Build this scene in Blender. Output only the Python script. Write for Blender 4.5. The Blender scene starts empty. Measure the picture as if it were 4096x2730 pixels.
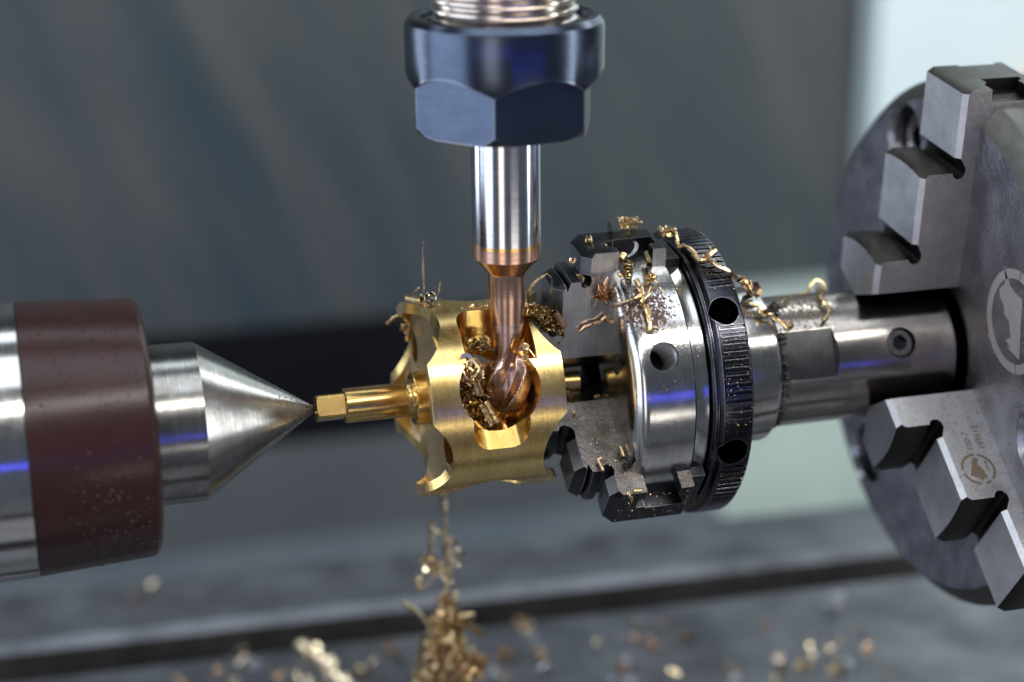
import bpy, bmesh, math, random
from mathutils import Vector, Matrix
random.seed(7)
sc = bpy.context.scene
PI = math.pi
U = 0.001                      # everything below is written in millimetres
R = math.radians

# ---------------------------------------------------------------- camera
cam = bpy.data.cameras.new('camera')
cam.sensor_width = 36
cam.lens = 65.915
cam.clip_start = 0.02
cam.clip_end = 20
cam.dof.use_dof = True
cam.dof.focus_distance = 0.3225
cam.dof.aperture_fstop = 7.8
cam_o = bpy.data.objects.new('camera', cam)
sc.collection.objects.link(cam_o)
right = Vector((0.96268248, -0.27049279, -0.00872306))
up = Vector((0.09365132, 0.30271766, 0.94846795))
fwd = Vector((0.25391312, 0.9138904, -0.316753))
m = Matrix((right, up, -fwd)).transposed().to_4x4()
m.translation = Vector((-83.974, -305.247, 114.768)) * U
cam_o.matrix_world = m
sc.camera = cam_o
sc.render.engine = 'CYCLES'
sc.cycles.use_denoising = True
sc.cycles.max_bounces = 8
sc.cycles.caustics_reflective = False
sc.cycles.caustics_refractive = False
sc.view_settings.view_transform = 'Standard'
sc.view_settings.look = 'None'
sc.view_settings.exposure = 0.0

# ---------------------------------------------------------------- ambient light of the workshop
w = bpy.data.worlds.new('World')
sc.world = w
w.use_nodes = True
w.node_tree.nodes['Background'].inputs[0].default_value = (0.60, 0.70, 0.85, 1)
w.node_tree.nodes['Background'].inputs[1].default_value = 0.16


def area(name, loc, target, sx, sy, rad, col):
    """An area lamp of sx by sy mm at loc (mm), aimed at target; rad is its radiance."""
    l = bpy.data.lights.new(name, 'AREA')
    l.shape = 'RECTANGLE'
    l.size = sx * U
    l.size_y = sy * U
    l.energy = rad * PI * (sx * U) * (sy * U)
    l.color = col
    o = bpy.data.objects.new(name, l)
    d = Vector(target) - Vector(loc)
    o.location = Vector(loc) * U
    o.rotation_euler = d.to_track_quat('-Z', 'Y').to_euler()
    sc.collection.objects.link(o)
    return o


area('work_lamp', (60, -300, 330), (0, 0, 0), 1000, 42, 22, (1.0, 0.97, 0.93))
area('wall_fill', (-150, 180, 420), (-120, 420, -60), 600, 140, 2.6, (0.84, 0.93, 1.0))  # overhead light added to brighten the rear wall and table
area('left_rear_fill', (-440, 300, 60), (60, 0, -10), 180, 320, 4.6, (0.80, 0.88, 1.0))  # unseen light added to brighten the big chuck's left faces and brass end
area('overhead_fill', (0, -120, 520), (0, 0, 0), 700, 260, 2.8, (0.86, 0.93, 1.0))  # added broad overhead fill, softens contrast on the metals
area('left_soft_light', (-620, -80, 60), (0, -20, 10), 560, 460, 3.2, (0.74, 0.83, 1.0))  # unseen broad cool light on the left, placed from the nut and shank reflections
area('lamp_right', (560, -250, 120), (0, 0, 30), 90, 520, 8.0, (0.93, 0.98, 1.0))
area('blue_line_lamp', (-280, -900, -4), (-280, 0, -4), 1640, 4.6, 30, (0.06, 0.07, 1.0))
area('front_fill', (-370, -640, -30), (0, 0, 0), 200, 560, 2.6, (1.0, 0.90, 0.78))  # warm soft panel added in front to give the brass brighter surroundings
area('front_low_fill', (0, -420, -200), (0, 0, 0), 800, 60, 1.8, (1.0, 0.86, 0.72))  # unseen warm strip added for the bounce from below
area('front_right_fill', (140, -600, -215), (0, 0, 0), 260, 130, 5.0, (1.0, 0.94, 0.84))  # added low panel, unseen, that lights the wall of the brass trough
area('cabinet_fill', (430, 230, 380), (430, 400, -100), 500, 160, 8.0, (0.95, 1.0, 1.0))  # added overhead light that brightens the pale cabinet

# ---------------------------------------------------------------- materials
class NT:
    def __init__(s, name):
        s.m = bpy.data.materials.new(name)
        s.m.use_nodes = True
        s.t = s.m.node_tree
        s.b = s.t.nodes['Principled BSDF']
        tc = s.t.nodes.new('ShaderNodeTexCoord')
        mp = s.t.nodes.new('ShaderNodeVectorMath')
        mp.operation = 'SCALE'
        mp.inputs['Scale'].default_value = 1000.0
        s.t.links.new(tc.outputs['Object'], mp.inputs[0])
        s.co = mp.outputs[0]          # object coordinates in millimetres

    def link(s, a, b):
        s.t.links.new(a, b)

    def map(s, scale=(1, 1, 1), rot=(0, 0, 0), off=(0, 0, 0)):
        n = s.t.nodes.new('ShaderNodeMapping')
        n.inputs['Scale'].default_value = scale
        n.inputs['Rotation'].default_value = rot
        n.inputs['Location'].default_value = off
        s.link(s.co, n.inputs[0])
        return n.outputs[0]

    def turned(s, rot, scale):
        a = s.t.nodes.new('ShaderNodeMapping')
        a.inputs['Rotation'].default_value = rot
        s.link(s.co, a.inputs[0])
        b = s.t.nodes.new('ShaderNodeMapping')
        b.inputs['Scale'].default_value = scale
        s.link(a.outputs[0], b.inputs[0])
        return b.outputs[0]

    def noise(s, scale=1.0, detail=4, rough=0.6, vec=None, dist=0.0):
        n = s.t.nodes.new('ShaderNodeTexNoise')
        n.inputs['Scale'].default_value = scale
        n.inputs['Detail'].default_value = detail
        n.inputs['Roughness'].default_value = rough
        n.inputs['Distortion'].default_value = dist
        s.link(vec if vec is not None else s.co, n.inputs['Vector'])
        return n.outputs['Fac']

    def ramp(s, f, stops):
        n = s.t.nodes.new('ShaderNodeValToRGB')
        e = n.color_ramp.elements
        while len(e) < len(stops):
            e.new(0.5)
        for k, (p, c) in enumerate(stops):
            e[k].position = p
            e[k].color = (c, c, c, 1) if isinstance(c, (int, float)) else (*c, 1)
        s.link(f, n.inputs[0])
        return n.outputs[0]

    def mix(s, f, a, b, mode='MIX'):
        n = s.t.nodes.new('ShaderNodeMix')
        n.data_type = 'RGBA'
        n.blend_type = mode
        for v, i in ((f, 0), (a, 6), (b, 7)):
            if hasattr(v, 'default_value') or hasattr(v, 'is_linked'):
                s.link(v, n.inputs[i])
            else:
                n.inputs[i].default_value = v if i == 0 else (*v, 1)
        return n.outputs[2]

    def math(s, op, a, b=0.0):
        n = s.t.nodes.new('ShaderNodeMath')
        n.operation = op
        for v, i in ((a, 0), (b, 1)):
            if isinstance(v, (int, float)):
                n.inputs[i].default_value = v
            else:
                s.link(v, n.inputs[i])
        return n.outputs[0]

    def bump(s, hs):
        """hs: list of (height socket, distance in mm)."""
        prev = None
        for h, d in hs:
            n = s.t.nodes.new('ShaderNodeBump')
            n.inputs['Strength'].default_value = 1.0
            n.inputs['Distance'].default_value = d * U
            s.link(h, n.inputs['Height'])
            if prev is not None:
                s.link(prev, n.inputs['Normal'])
            prev = n.outputs[0]
        s.link(prev, s.b.inputs['Normal'])

    def near(s, pt, rad):
        """1 near pt (mm), 0 beyond rad."""
        n = s.t.nodes.new('ShaderNodeVectorMath')
        n.operation = 'DISTANCE'
        s.link(s.co, n.inputs[0])
        n.inputs[1].default_value = pt
        return s.ramp(s.math('DIVIDE', n.outputs['Value'], rad), [(0.3, 1.0), (1.0, 0.0)])


def metal(name, col, col2=None, rough=0.25, lines=(2.5, 0.05, 0.05), line_d=0.010, pit_d=0.006, pit_s=3.0,
          rvar=0.12, spots=0.0, spot_col=(0.05, 0.025, 0.012), spot_s=1.2, rust=None, mottle=0.25, aniso=0.0, met=1.0, edge=None, edge_r=0.22):
    n = NT(name)
    col2 = col2 or tuple(c * 0.7 for c in col)
    big = n.noise(mottle, 5, 0.6)
    base = n.mix(n.ramp(big, [(0.3, 0.0), (0.7, 1.0)]), col, col2)
    ln = n.noise(1.0, 3, 0.6, n.map(lines))
    base = n.mix(n.ramp(ln, [(0.36, 0.4), (0.6, 0.0)]), base, tuple(c * 0.75 for c in col2))
    rg = n.math('ADD', rough - rvar * 0.75, n.math('MULTIPLY', n.noise(0.7, 7, 0.75), rvar * 1.5))
    n.b.inputs['Metallic'].default_value = met
    msock = None
    if spots or rust:
        sp = n.noise(spot_s, 6, 0.75)
        if rust:
            a = n.near(rust[0], rust[1])
            sp2 = n.math('ADD', sp, n.math('MULTIPLY', a, rust[2]))
            if not spots:
                spots = 0.2
        else:
            sp2 = sp
        th = 0.78 - spots * 0.3
        mask = n.ramp(sp2, [(th, 0.0), (th + 0.045, 1.0)])
        base = n.mix(mask, base, spot_col)
        rg = n.math('ADD', rg, n.math('MULTIPLY', mask, 0.45))
        msock = n.math('SUBTRACT', met, n.math('MULTIPLY', mask, 0.75 * met))
        n.link(msock, n.b.inputs['Metallic'])
    if edge:
        bv = n.t.nodes.new('ShaderNodeBevel')
        bv.samples = 4
        bv.inputs['Radius'].default_value = edge_r * U
        ge = n.t.nodes.new('ShaderNodeNewGeometry')
        dt = n.t.nodes.new('ShaderNodeVectorMath')
        dt.operation = 'DOT_PRODUCT'
        n.link(bv.outputs[0], dt.inputs[0])
        n.link(ge.outputs['Normal'], dt.inputs[1])
        wear = n.math('ADD', n.math('SUBTRACT', 1.0, dt.outputs['Value']), n.math('MULTIPLY', n.math('SUBTRACT', n.noise(1.6, 4), 0.5), 0.10))
        base = n.mix(n.ramp(wear, [(0.035, 0.0), (0.12, 1.0)]), base, edge)
    n.link(base, n.b.inputs['Base Color'])
    n.link(rg, n.b.inputs['Roughness'])
    if aniso:
        n.b.inputs['Anisotropic'].default_value = aniso
    n.bump([(ln, line_d), (n.noise(pit_s, 5, 0.7), pit_d)])
    return n.m


XL = (5.0, 0.08, 0.08)       # lathe marks round the X axis
steel_shaft = metal('worn_ground_steel', (0.42, 0.39, 0.36), (0.29, 0.26, 0.23), 0.18, XL, 0.004, 0.012, 2.2, spots=0.27,
                    spot_col=(0.07, 0.045, 0.03), spot_s=1.6, rust=((55 - 47, -3, 12), 12, 0.24))
steel_collar = metal('turned_steel', (0.56, 0.55, 0.53), (0.42, 0.40, 0.37), 0.15, XL, 0.004, 0.008, 1.6)
steel_body = metal('worn_polished_steel', (0.58, 0.58, 0.57), (0.44, 0.43, 0.41), 0.165, XL, 0.004, 0.012, 2.2,
                   spots=0.2, spot_col=(0.055, 0.02, 0.012), spot_s=1.7, rust=((20.5 - 15, -15.5, 17.5), 9.0, 0.30))
steel_cone = metal('ground_steel_cone', (0.36, 0.36, 0.352), (0.22, 0.205, 0.185), 0.21, XL, 0.004, 0.010, 2.6,
                   spots=0.22, spot_col=(0.07, 0.06, 0.05), spot_s=2.2, rust=((73, 0, 1), 13, 0.22))
steel_live = metal('satin_steel', (0.60, 0.59, 0.58), (0.50, 0.49, 0.47), 0.15, XL, 0.003, 0.005, 2.0)
jaw_dark = metal('blackened_hardened_steel', (0.075, 0.078, 0.085), (0.035, 0.036, 0.04), 0.30, (0.6, 0.6, 3.0), 0.006, 0.018, 2.6,
                 spots=0.18, spot_col=(0.07, 0.05, 0.035), spot_s=2.2, mottle=0.5, edge=(0.42, 0.43, 0.46))
jaw_bevel = metal('blue_grey_jaw_bevel', (0.30, 0.32, 0.37), (0.18, 0.19, 0.22), 0.34, (1.2, 1.2, 1.2), 0.01, 0.02, 2.4, spots=0.15, spot_col=(0.05, 0.04, 0.035), spot_s=2.0, edge=(0.6, 0.62, 0.66))
jaw_side = metal('brushed_jaw_side', (0.56, 0.57, 0.57), (0.38, 0.38, 0.38), 0.36, (3.0, 0.06, 0.06), 0.008, 0.006, 3.0,
                 spots=0.22, spot_col=(0.03, 0.012, 0.008), spot_s=1.3)
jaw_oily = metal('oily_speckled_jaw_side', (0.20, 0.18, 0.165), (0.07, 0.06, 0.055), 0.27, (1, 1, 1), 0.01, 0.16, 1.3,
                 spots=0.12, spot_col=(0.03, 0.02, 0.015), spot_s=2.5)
ring_black = metal('black_oxide_steel', (0.06, 0.06, 0.072), (0.02, 0.02, 0.025), 0.24, XL, 0.003, 0.02, 2.2, rvar=0.2, edge=(0.34, 0.35, 0.38), edge_r=0.16)
nut_black = metal('blued_black_steel', (0.074, 0.092, 0.130), (0.055, 0.07, 0.10), 0.25, (0.15, 0.15, 3.0), 0.002, 0.002, 3.0, rvar=0.08, edge=(0.34, 0.34, 0.36), edge_r=0.35)
grime = metal('dark_grime', (0.04, 0.037, 0.03), (0.015, 0.014, 0.012), 0.6, (1, 1, 1), 0.05, 0.15, 1.5, met=0.2)
thread_steel = metal('steel_thread', (0.58, 0.53, 0.48), (0.45, 0.40, 0.35), 0.22, (0.1, 0.1, 1.0), 0.002, 0.006, 1.0)
shank_steel = metal('ground_carbide_shank', (0.58, 0.59, 0.63), (0.50, 0.51, 0.56), 0.15, (0.1, 0.1, 4.0), 0.0008, 0.0008, 2.0, rvar=0.04)
coat_gold = metal('gold_coating_edge', (0.78, 0.52, 0.20), (0.65, 0.40, 0.15), 0.2, (0.1, 0.1, 3.0), 0.001, 0.001, 2.0)
coat_copper = metal('copper_coated_carbide', (0.66, 0.41, 0.30), (0.55, 0.34, 0.25), 0.24, (0.1, 0.1, 3.0), 0.002, 0.003, 3.0, rvar=0.08)
coat_flute = metal('copper_coated_flutes', (0.60, 0.42, 0.36), (0.44, 0.30, 0.26), 0.28, (0.5, 0.5, 3.0), 0.006, 0.006, 3.0, rvar=0.12, edge=(0.95, 0.74, 0.60), edge_r=0.3)
brass = metal('turned_brass', (0.82, 0.60, 0.25), (0.68, 0.47, 0.17), 0.26, (2.4, 0.04, 0.04), 0.020, 0.0015, 1.4, rvar=0.12, mottle=0.2, edge=(0.95, 0.82, 0.55), edge_r=0.15)
brass_polish = metal('milled_bright_brass', (0.86, 0.60, 0.20), (0.72, 0.45, 0.12), 0.22, (1.5, 0.3, 0.3), 0.006, 0.004, 1.4, rvar=0.08)
brass_matt = metal('ball_milled_brass', (0.60, 0.46, 0.27), (0.46, 0.34, 0.19), 0.38, (2.0, 2.0, 2.0), 0.02, 0.035, 2.6, rvar=0.15)
brass_arbor = metal('drawn_brass_rod', (0.68, 0.47, 0.18), (0.48, 0.31, 0.11), 0.24, (3.0, 0.06, 0.06), 0.008, 0.003, 2.0, rvar=0.1)
chip_mat = metal('brass_chips', (0.86, 0.69, 0.42), (0.42, 0.27, 0.11), 0.22, (2, 2, 2), 0.02, 0.03, 1.5, mottle=1.2)
chip_glint = metal('glinting_pale_brass_chips', (0.96, 0.84, 0.62), (0.72, 0.55, 0.32), 0.14, (2, 2, 2), 0.01, 0.01, 1.5, mottle=1.2)  # paler copy of the chip colour, so blurred chips read as glints
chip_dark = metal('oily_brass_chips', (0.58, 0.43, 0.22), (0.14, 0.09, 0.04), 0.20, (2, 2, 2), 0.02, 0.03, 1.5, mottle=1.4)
chip_copper = metal('reddish_brass_chips', (0.82, 0.56, 0.36), (0.42, 0.24, 0.13), 0.24, (2, 2, 2), 0.02, 0.03, 1.5, mottle=1.0)
jaw_big = metal('ground_jaw_steel', (0.50, 0.49, 0.485), (0.40, 0.39, 0.38), 0.36, (0.4, 0.4, 0.4), 0.003, 0.016, 3.4,
                spots=0.72, spot_col=(0.15, 0.145, 0.14), spot_s=1.7, rvar=0.1, edge=(0.75, 0.76, 0.8), edge_r=0.25)
jaw_face = metal('turned_jaw_face', (0.80, 0.81, 0.84), (0.58, 0.59, 0.63), 0.42, (0.4, 3.0, 3.0), 0.008, 0.005, 2.5, rvar=0.1)  # colour lightened so left-facing jaw faces seem to catch more light
jaw_step = metal('dark_jaw_step', (0.062, 0.055, 0.048), (0.035, 0.032, 0.03), 0.42, (2, 0.3, 0.3), 0.004, 0.02, 2.5)  # darker colour on step tops, grooves and outer faces
face_cast = metal('rough_ground_chuck_face', (0.36, 0.36, 0.41), (0.12, 0.12, 0.145), 0.24, (0.5, 0.5, 0.5), 0.03, 0.30, 1.2, rvar=0.2)
body_big = metal('satin_chuck_rim', (0.17, 0.167, 0.157), (0.12, 0.118, 0.11), 0.48, XL, 0.003, 0.015, 3.0)
counterbore_steel = metal('bright_counterbore', (0.55, 0.56, 0.60), (0.36, 0.37, 0.40), 0.26, (3.0, 0.3, 0.3), 0.01, 0.01, 2.0)
bore_dark = metal('bore_shade', (0.05, 0.05, 0.055), (0.02, 0.02, 0.02), 0.35, XL, 0.003, 0.01, 2.0)  # near-black, puts the shade inside bores and holes into the colour
mark_light = metal('laser_mark_light', (0.34, 0.305, 0.305), (0.28, 0.255, 0.255), 0.6, (1, 1, 1), 0.001, 0.006, 3.0, met=0.2)
hole_grey = metal('bored_hole_steel', (0.55, 0.55, 0.56), (0.30, 0.30, 0.31), 0.35, (1, 1, 3), 0.08, 0.02, 2.0)
chip_pale = metal('pale_steel_chip', (0.62, 0.63, 0.66), (0.45, 0.46, 0.50), 0.38, (1, 1, 1), 0.02, 0.02, 1.5)
mark_brown = metal('laser_mark_brown', (0.22, 0.17, 0.12), (0.17, 0.13, 0.09), 0.55, (1, 1, 1), 0.001, 0.004, 3.0)
screw_mat = metal('dark_screw', (0.22, 0.22, 0.23), (0.12, 0.12, 0.13), 0.28, (1, 1, 1), 0.004, 0.01, 2.0)


def brown_band():
    n = NT('brown_lacquered_band')
    c = n.mix(n.noise(0.15, 3), (0.033, 0.0125, 0.0115), (0.020, 0.0085, 0.0085))
    n.link(c, n.b.inputs['Base Color'])
    n.b.inputs['Roughness'].default_value = 0.26
    n.b.inputs['Metallic'].default_value = 0.0
    n.b.inputs['Specular IOR Level'].default_value = 0.26
    n.b.inputs['Coat Weight'].default_value = 0.0
    n.b.inputs['Coat Roughness'].default_value = 0.12
    v = n.t.nodes.new('ShaderNodeTexVoronoi')
    v.inputs['Scale'].default_value = 1.1
    n.link(n.co, v.inputs['Vector'])
    d = n.ramp(v.outputs['Distance'], [(0.0, 1.0), (0.16, 0.8), (0.24, 0.0)])
    msk = n.math('MULTIPLY', d, n.ramp(n.noise(0.16, 3), [(0.47, 0.0), (0.55, 1.0)]))
    n.bump([(msk, 0.35), (n.noise(2.0, 4), 0.004)])
    return n.m


brown = brown_band()


def plain(name, c1, c2, rough=0.6, scale=0.03, met=0.0, vec=None, bump=0.0, bs=0.3, spec=0.5):
    n = NT(name)
    n.b.inputs['Specular IOR Level'].default_value = spec
    f = n.noise(scale, 5, 0.6, n.turned(*vec) if vec else None)
    n.link(n.mix(n.ramp(f, [(0.32, 0.0), (0.68, 1.0)]), c1, c2), n.b.inputs['Base Color'])
    n.b.inputs['Roughness'].default_value = rough
    n.b.inputs['Metallic'].default_value = met
    if bump:
        n.bump([(n.noise(bs, 6, 0.7), bump)])
    return n.m


wall_mat = plain('streaked_grey_sheet', (0.022, 0.037, 0.048), (0.066, 0.068, 0.066), 0.5, 1.0, 0.0, ((0, R(24), 0), (0.042, 0.042, 0.006)))
pale_mat = plain('pale_machine_paint', (0.62, 0.72, 0.74), (0.55, 0.64, 0.64), 0.4, 0.01)
pale_low = plain('pale_green_paint', (0.50, 0.58, 0.54), (0.34, 0.40, 0.38), 0.45, 0.012)
low_mat = plain('blue_grey_tray', (0.075, 0.095, 0.115), (0.12, 0.13, 0.14), 0.5, 0.02)
low_dark = plain('dark_blue_grey_fade', (0.022, 0.03, 0.038), (0.035, 0.043, 0.05), 0.6, 0.02)  # in-between tone that paints the black band's fade into the tray
black_mat = plain('black_rubber_seal', (0.006, 0.006, 0.008), (0.008, 0.008, 0.010), 0.8, 0.02, spec=0.05)
table_mat = plain('cast_iron_table', (0.065, 0.07, 0.082), (0.18, 0.19, 0.21), 0.42, 0.05, 0.55, None, 0.12, 0.35)
slot_mat = plain('dark_slot', (0.035, 0.032, 0.032), (0.07, 0.062, 0.058), 0.6, 0.1, spec=0.3)  # darker colour for the slot walls and floor
droplet_mat = plain('oily_droplets', (0.035, 0.014, 0.012), (0.045, 0.018, 0.016), 0.28, 0.5)
orange_mat = plain('orange_plastic', (0.75, 0.33, 0.06), (0.8, 0.4, 0.1), 0.4, 0.05)

# ---------------------------------------------------------------- mesh helpers (millimetres)
class MB:
    def __init__(s):
        s.v, s.f, s.mi = [], [], []

    def add(s, vs, fs, mi=0):
        o = len(s.v)
        s.v += [tuple(v) for v in vs]
        s.f += [tuple(i + o for i in f) for f in fs]
        s.mi += [mi] * len(fs)
        return s


def lathe(prof, axis='X', seg=128, close=False, c=(0, 0), mb=None, mis=None):
    """prof: (along, radius) list. c: the two other coordinates of the axis."""
    mb = mb or MB()
    vs, fs, ml = [], [], []
    n = len(prof)
    for (a, r) in prof:
        for k in range(seg):
            t = 2 * PI * k / seg
            p, q = -r * math.cos(t), r * math.sin(t)
            vs.append((a, p + c[0], q + c[1]) if axis == 'X' else (p + c[0], q + c[1], a))
    for i in range(n if close else n - 1):
        j = (i + 1) % n
        for k in range(seg):
            l = (k + 1) % seg
            f = (i * seg + k, i * seg + l, j * seg + l, j * seg + k)
            fs.append(f if axis == 'X' else f[::-1])
            ml.append(mis[i] if mis else 0)
    if not close:
        for i, flip in ((0, True), (n - 1, False)):
            if prof[i][1] > 1e-6:
                f = tuple(range(i * seg, i * seg + seg))
                f = f[::-1] if flip else f
                fs.append(f if axis == 'X' else f[::-1])
                ml.append(mis[min(i, n - 2)] if mis else 0)
    o = len(mb.v)
    mb.v += vs
    mb.f += [tuple(x + o for x in f) for f in fs]
    mb.mi += ml
    return mb


def box(mb, lo, hi, mi=0):
    x0, y0, z0 = lo
    x1, y1, z1 = hi
    v = [(x0, y0, z0), (x1, y0, z0), (x1, y1, z0), (x0, y1, z0), (x0, y0, z1), (x1, y0, z1), (x1, y1, z1), (x0, y1, z1)]
    return mb.add(v, [(0, 3, 2, 1), (4, 5, 6, 7), (0, 1, 5, 4), (1, 2, 6, 5), (2, 3, 7, 6), (3, 0, 4, 7)], mi)


def cyl(mb, p0, p1, r0, r1=None, seg=16, cap=True, mi=0):
    p0, p1 = Vector(p0), Vector(p1)
    r1 = r0 if r1 is None else r1
    d = (p1 - p0).normalized()
    a = d.orthogonal().normalized()
    b = d.cross(a)
    vs = []
    for p, r in ((p0, r0), (p1, r1)):
        for k in range(seg):
            t = 2 * PI * k / seg
            vs.append(p + a * (r * math.cos(t)) + b * (r * math.sin(t)))
    fs = [(k, (k + 1) % seg, seg + (k + 1) % seg, seg + k) for k in range(seg)]
    if cap:
        fs += [tuple(range(seg))[::-1], tuple(range(seg, 2 * seg))]
    return mb.add(vs, fs, mi)


def prism(mb, poly, o, ax, ay, az, h0, h1, mi=0):
    """poly in the plane (ax, ay) through o, extruded along az from h0 to h1."""
    o, ax, ay, az = map(Vector, (o, ax, ay, az))
    n = len(poly)
    vs = [o + ax * p + ay * q + az * h for h in (h0, h1) for p, q in poly]
    fs = [(k, (k + 1) % n, n + (k + 1) % n, n + k) for k in range(n)]
    fs += [tuple(range(n))[::-1], tuple(range(n, 2 * n))]
    return mb.add(vs, fs, mi)


def rrect(w, h, r, n=8, cx=0, cy=0):
    out = []
    for sx, sy, a0 in ((1, 1, 0), (-1, 1, 90), (-1, -1, 180), (1, -1, 270)):
        for k in range(n + 1):
            a = R(a0 + 90 * k / n)
            out.append((cx + sx * (w - r) + r * math.cos(a), cy + sy * (h - r) + r * math.sin(a)))
    return out


def to_mesh(mb, name, off=(0, 0, 0), scale=U):
    me = bpy.data.meshes.new(name)
    me.from_pydata([((v[0] - off[0]) * scale, (v[1] - off[1]) * scale, (v[2] - off[2]) * scale) for v in mb.v], [], mb.f)
    for p, i in zip(me.polygons, mb.mi):
        p.material_index = i
    me.validate()
    me.update()
    return me


def fix(me):
    bm = bmesh.new()
    bm.from_mesh(me)
    bmesh.ops.recalc_face_normals(bm, faces=bm.faces)
    bm.to_mesh(me)
    bm.free()


def smooth(me, ang=28):
    me.polygons.foreach_set('use_smooth', [True] * len(me.polygons))
    me.set_sharp_from_angle(angle=R(ang))


def boolean(mb, cutters, mats_n=1, union=False):
    """mb minus every cutter (MB), exact, in millimetres; cutter faces keep their own material index. Returns an MB."""
    base = bpy.data.objects.new('tmp', to_mesh(mb, 'tmp', scale=1.0))
    fix(base.data)
    sc.collection.objects.link(base)
    for _ in range(mats_n):
        base.data.materials.append(None)
    tmp = []
    for c in cutters:
        o = bpy.data.objects.new('tmpc', to_mesh(c, 'tmpc', scale=1.0))
        fix(o.data)
        for _ in range(mats_n):
            o.data.materials.append(None)
        sc.collection.objects.link(o)
        md = base.modifiers.new('b', 'BOOLEAN')
        md.operation = 'UNION' if union else 'DIFFERENCE'
        md.solver = 'EXACT'
        md.material_mode = 'INDEX'
        md.object = o
        tmp.append(o)
    dg = bpy.context.evaluated_depsgraph_get()
    ev = base.evaluated_get(dg)
    me = bpy.data.meshes.new_from_object(ev)
    out = MB()
    out.v = [tuple(v.co) for v in me.vertices]
    out.f = [tuple(p.vertices) for p in me.polygons]
    out.mi = [p.material_index for p in me.polygons]
    for o in tmp + [base]:
        bpy.data.objects.remove(o)
    bpy.data.meshes.remove(me)
    return out


def thing(name, label, cat, loc, group=None):
    o = bpy.data.objects.new(name, None)
    o.empty_display_size = 0.005
    o.location = Vector(loc) * U
    sc.collection.objects.link(o)
    o['label'] = label
    o['category'] = cat
    if group:
        o['group'] = group
    o['_mm'] = loc
    return o


def mesh_obj(name, mb, mats, off, ang=28, recalc=True):
    me = to_mesh(mb, name, off)
    if recalc:
        fix(me)
    smooth(me, ang)
    for mt in (mats if isinstance(mats, (list, tuple)) else [mats]):
        me.materials.append(mt)
    o = bpy.data.objects.new(name, me)
    sc.collection.objects.link(o)
    return o


def part(parent, name, mb, mats, off=None, ang=28, recalc=True):
    """A child; its mesh is written in world millimetres, off is where its thing stands."""
    off = off if off is not None else tuple(parent['_mm'])
    o = mesh_obj(name, mb, mats, off, ang, recalc)
    o.parent = parent
    return o


def solo(name, label, cat, mb, mats, group=None, kind=None, ang=28):
    """A thing that is one mesh; its origin goes to the middle of its underside."""
    xs, ys, zs = zip(*mb.v)
    loc = ((min(xs) + max(xs)) / 2, (min(ys) + max(ys)) / 2, min(zs))
    o = mesh_obj(name, mb, mats, loc, ang)
    o.location = Vector(loc) * U
    if label:
        o['label'] = label
    if cat:
        o['category'] = cat
    if group:
        o['group'] = group
    if kind:
        o['kind'] = kind
    return o

# ---------------------------------------------------------------- the setting: table and machine cabinet, all far out of focus
def structure(name, mb, mats, ang=28):
    o = solo(name, None, None, mb, mats, kind='structure', ang=ang)
    return o


def tilt(mb, a=-2.3):
    c, s = math.cos(R(a)), math.sin(R(a))
    mb.v = [(x * c - y * s, x * s + y * c, z) for x, y, z in mb.v]
    return mb


ZT = -100.0
mb = MB()
# top faces between the slots with a small chamfer, slots as real grooves
edges = [-330, -138, -122, -58, -42, 22, 38, 103.5, 119.5, 149]
prof = [(-330, ZT - 40), (-330, ZT)]
for k in range(1, len(edges) - 1, 2):
    a, b = edges[k], edges[k + 1]
    prof += [(a - 2.5, ZT), (a, ZT - 2.0), (a, ZT - 12), (a - 6, ZT - 12), (a - 6, ZT - 20), (b + 6, ZT - 20), (b + 6, ZT - 12), (b, ZT - 12), (b, ZT - 2.0), (b + 2.5, ZT)]
prof += [(149, ZT), (149, ZT - 40)]
vs = [(x, y, z) for x in (-420, 420) for y, z in prof]
n = len(prof)
fs, mi = [], []
for k in range(n - 1):
    fs.append((k, n + k, n + k + 1, k + 1))
    mi.append(1 if min(prof[k][1], prof[k + 1][1]) < ZT - 2.5 else 0)
mb.v = vs
mb.f = fs
mb.mi = mi
structure('table', tilt(mb), [table_mat, slot_mat], 20)

mb = box(MB(), (-1200, 420, -120), (272, 440, 700))
structure('rear_wall', mb, wall_mat)
mb = box(MB(), (-1200, 415, -172), (199, 445, -120.5))
structure('rubber_seal', mb, black_mat)
# lower trough behind the table: a dark strip painted as the black band's soft fade, then blue grey sheet
mb = MB()
prof = [(414.5, -170), (398, -206)]
vs = [(x, y, z) for x in (-1200, 199) for y, z in prof]
mb.add(vs, [(0, 1, 3, 2)])
structure('fade_strip', mb, low_dark)
mb = MB()
prof = [(398, -206.3), (330, -222), (200, -190), (154, -130)]
vs = [(x, y, z) for x in (-1200, 199) for y, z in prof]
mb.add(vs, [(0, 1, 5, 4), (1, 2, 6, 5), (2, 3, 7, 6)])
structure('tray', mb, low_mat)
mb = MB()
prof = [(423, -118), (420, -235), (200, -190), (154, -130)]
vs = [(x, y, z) for x in (200, 1200) for y, z in prof]
mb.add(vs, [(0, 1, 5, 4), (1, 2, 6, 5), (2, 3, 7, 6)])
structure('cabinet_base', mb, pale_low)
mb = box(MB(), (273, 405, -117), (1200, 480, 700))
structure('cabinet_door', mb, pale_mat)
mb = MB()
cyl(mb, (361, 404, -48), (361, 390, -48), 22, 19, 24)
cyl(mb, (361, 390, -48), (361, 382, -48), 12, 10, 24)
solo('knob', 'orange plastic knob on the pale cabinet at the far right edge', 'knob', mb, orange_mat)

def rad(az):
    return Vector((0, -math.cos(R(az)), math.sin(R(az))))


def tan_(az):
    return Vector((0, math.sin(R(az)), math.cos(R(az))))


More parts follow.
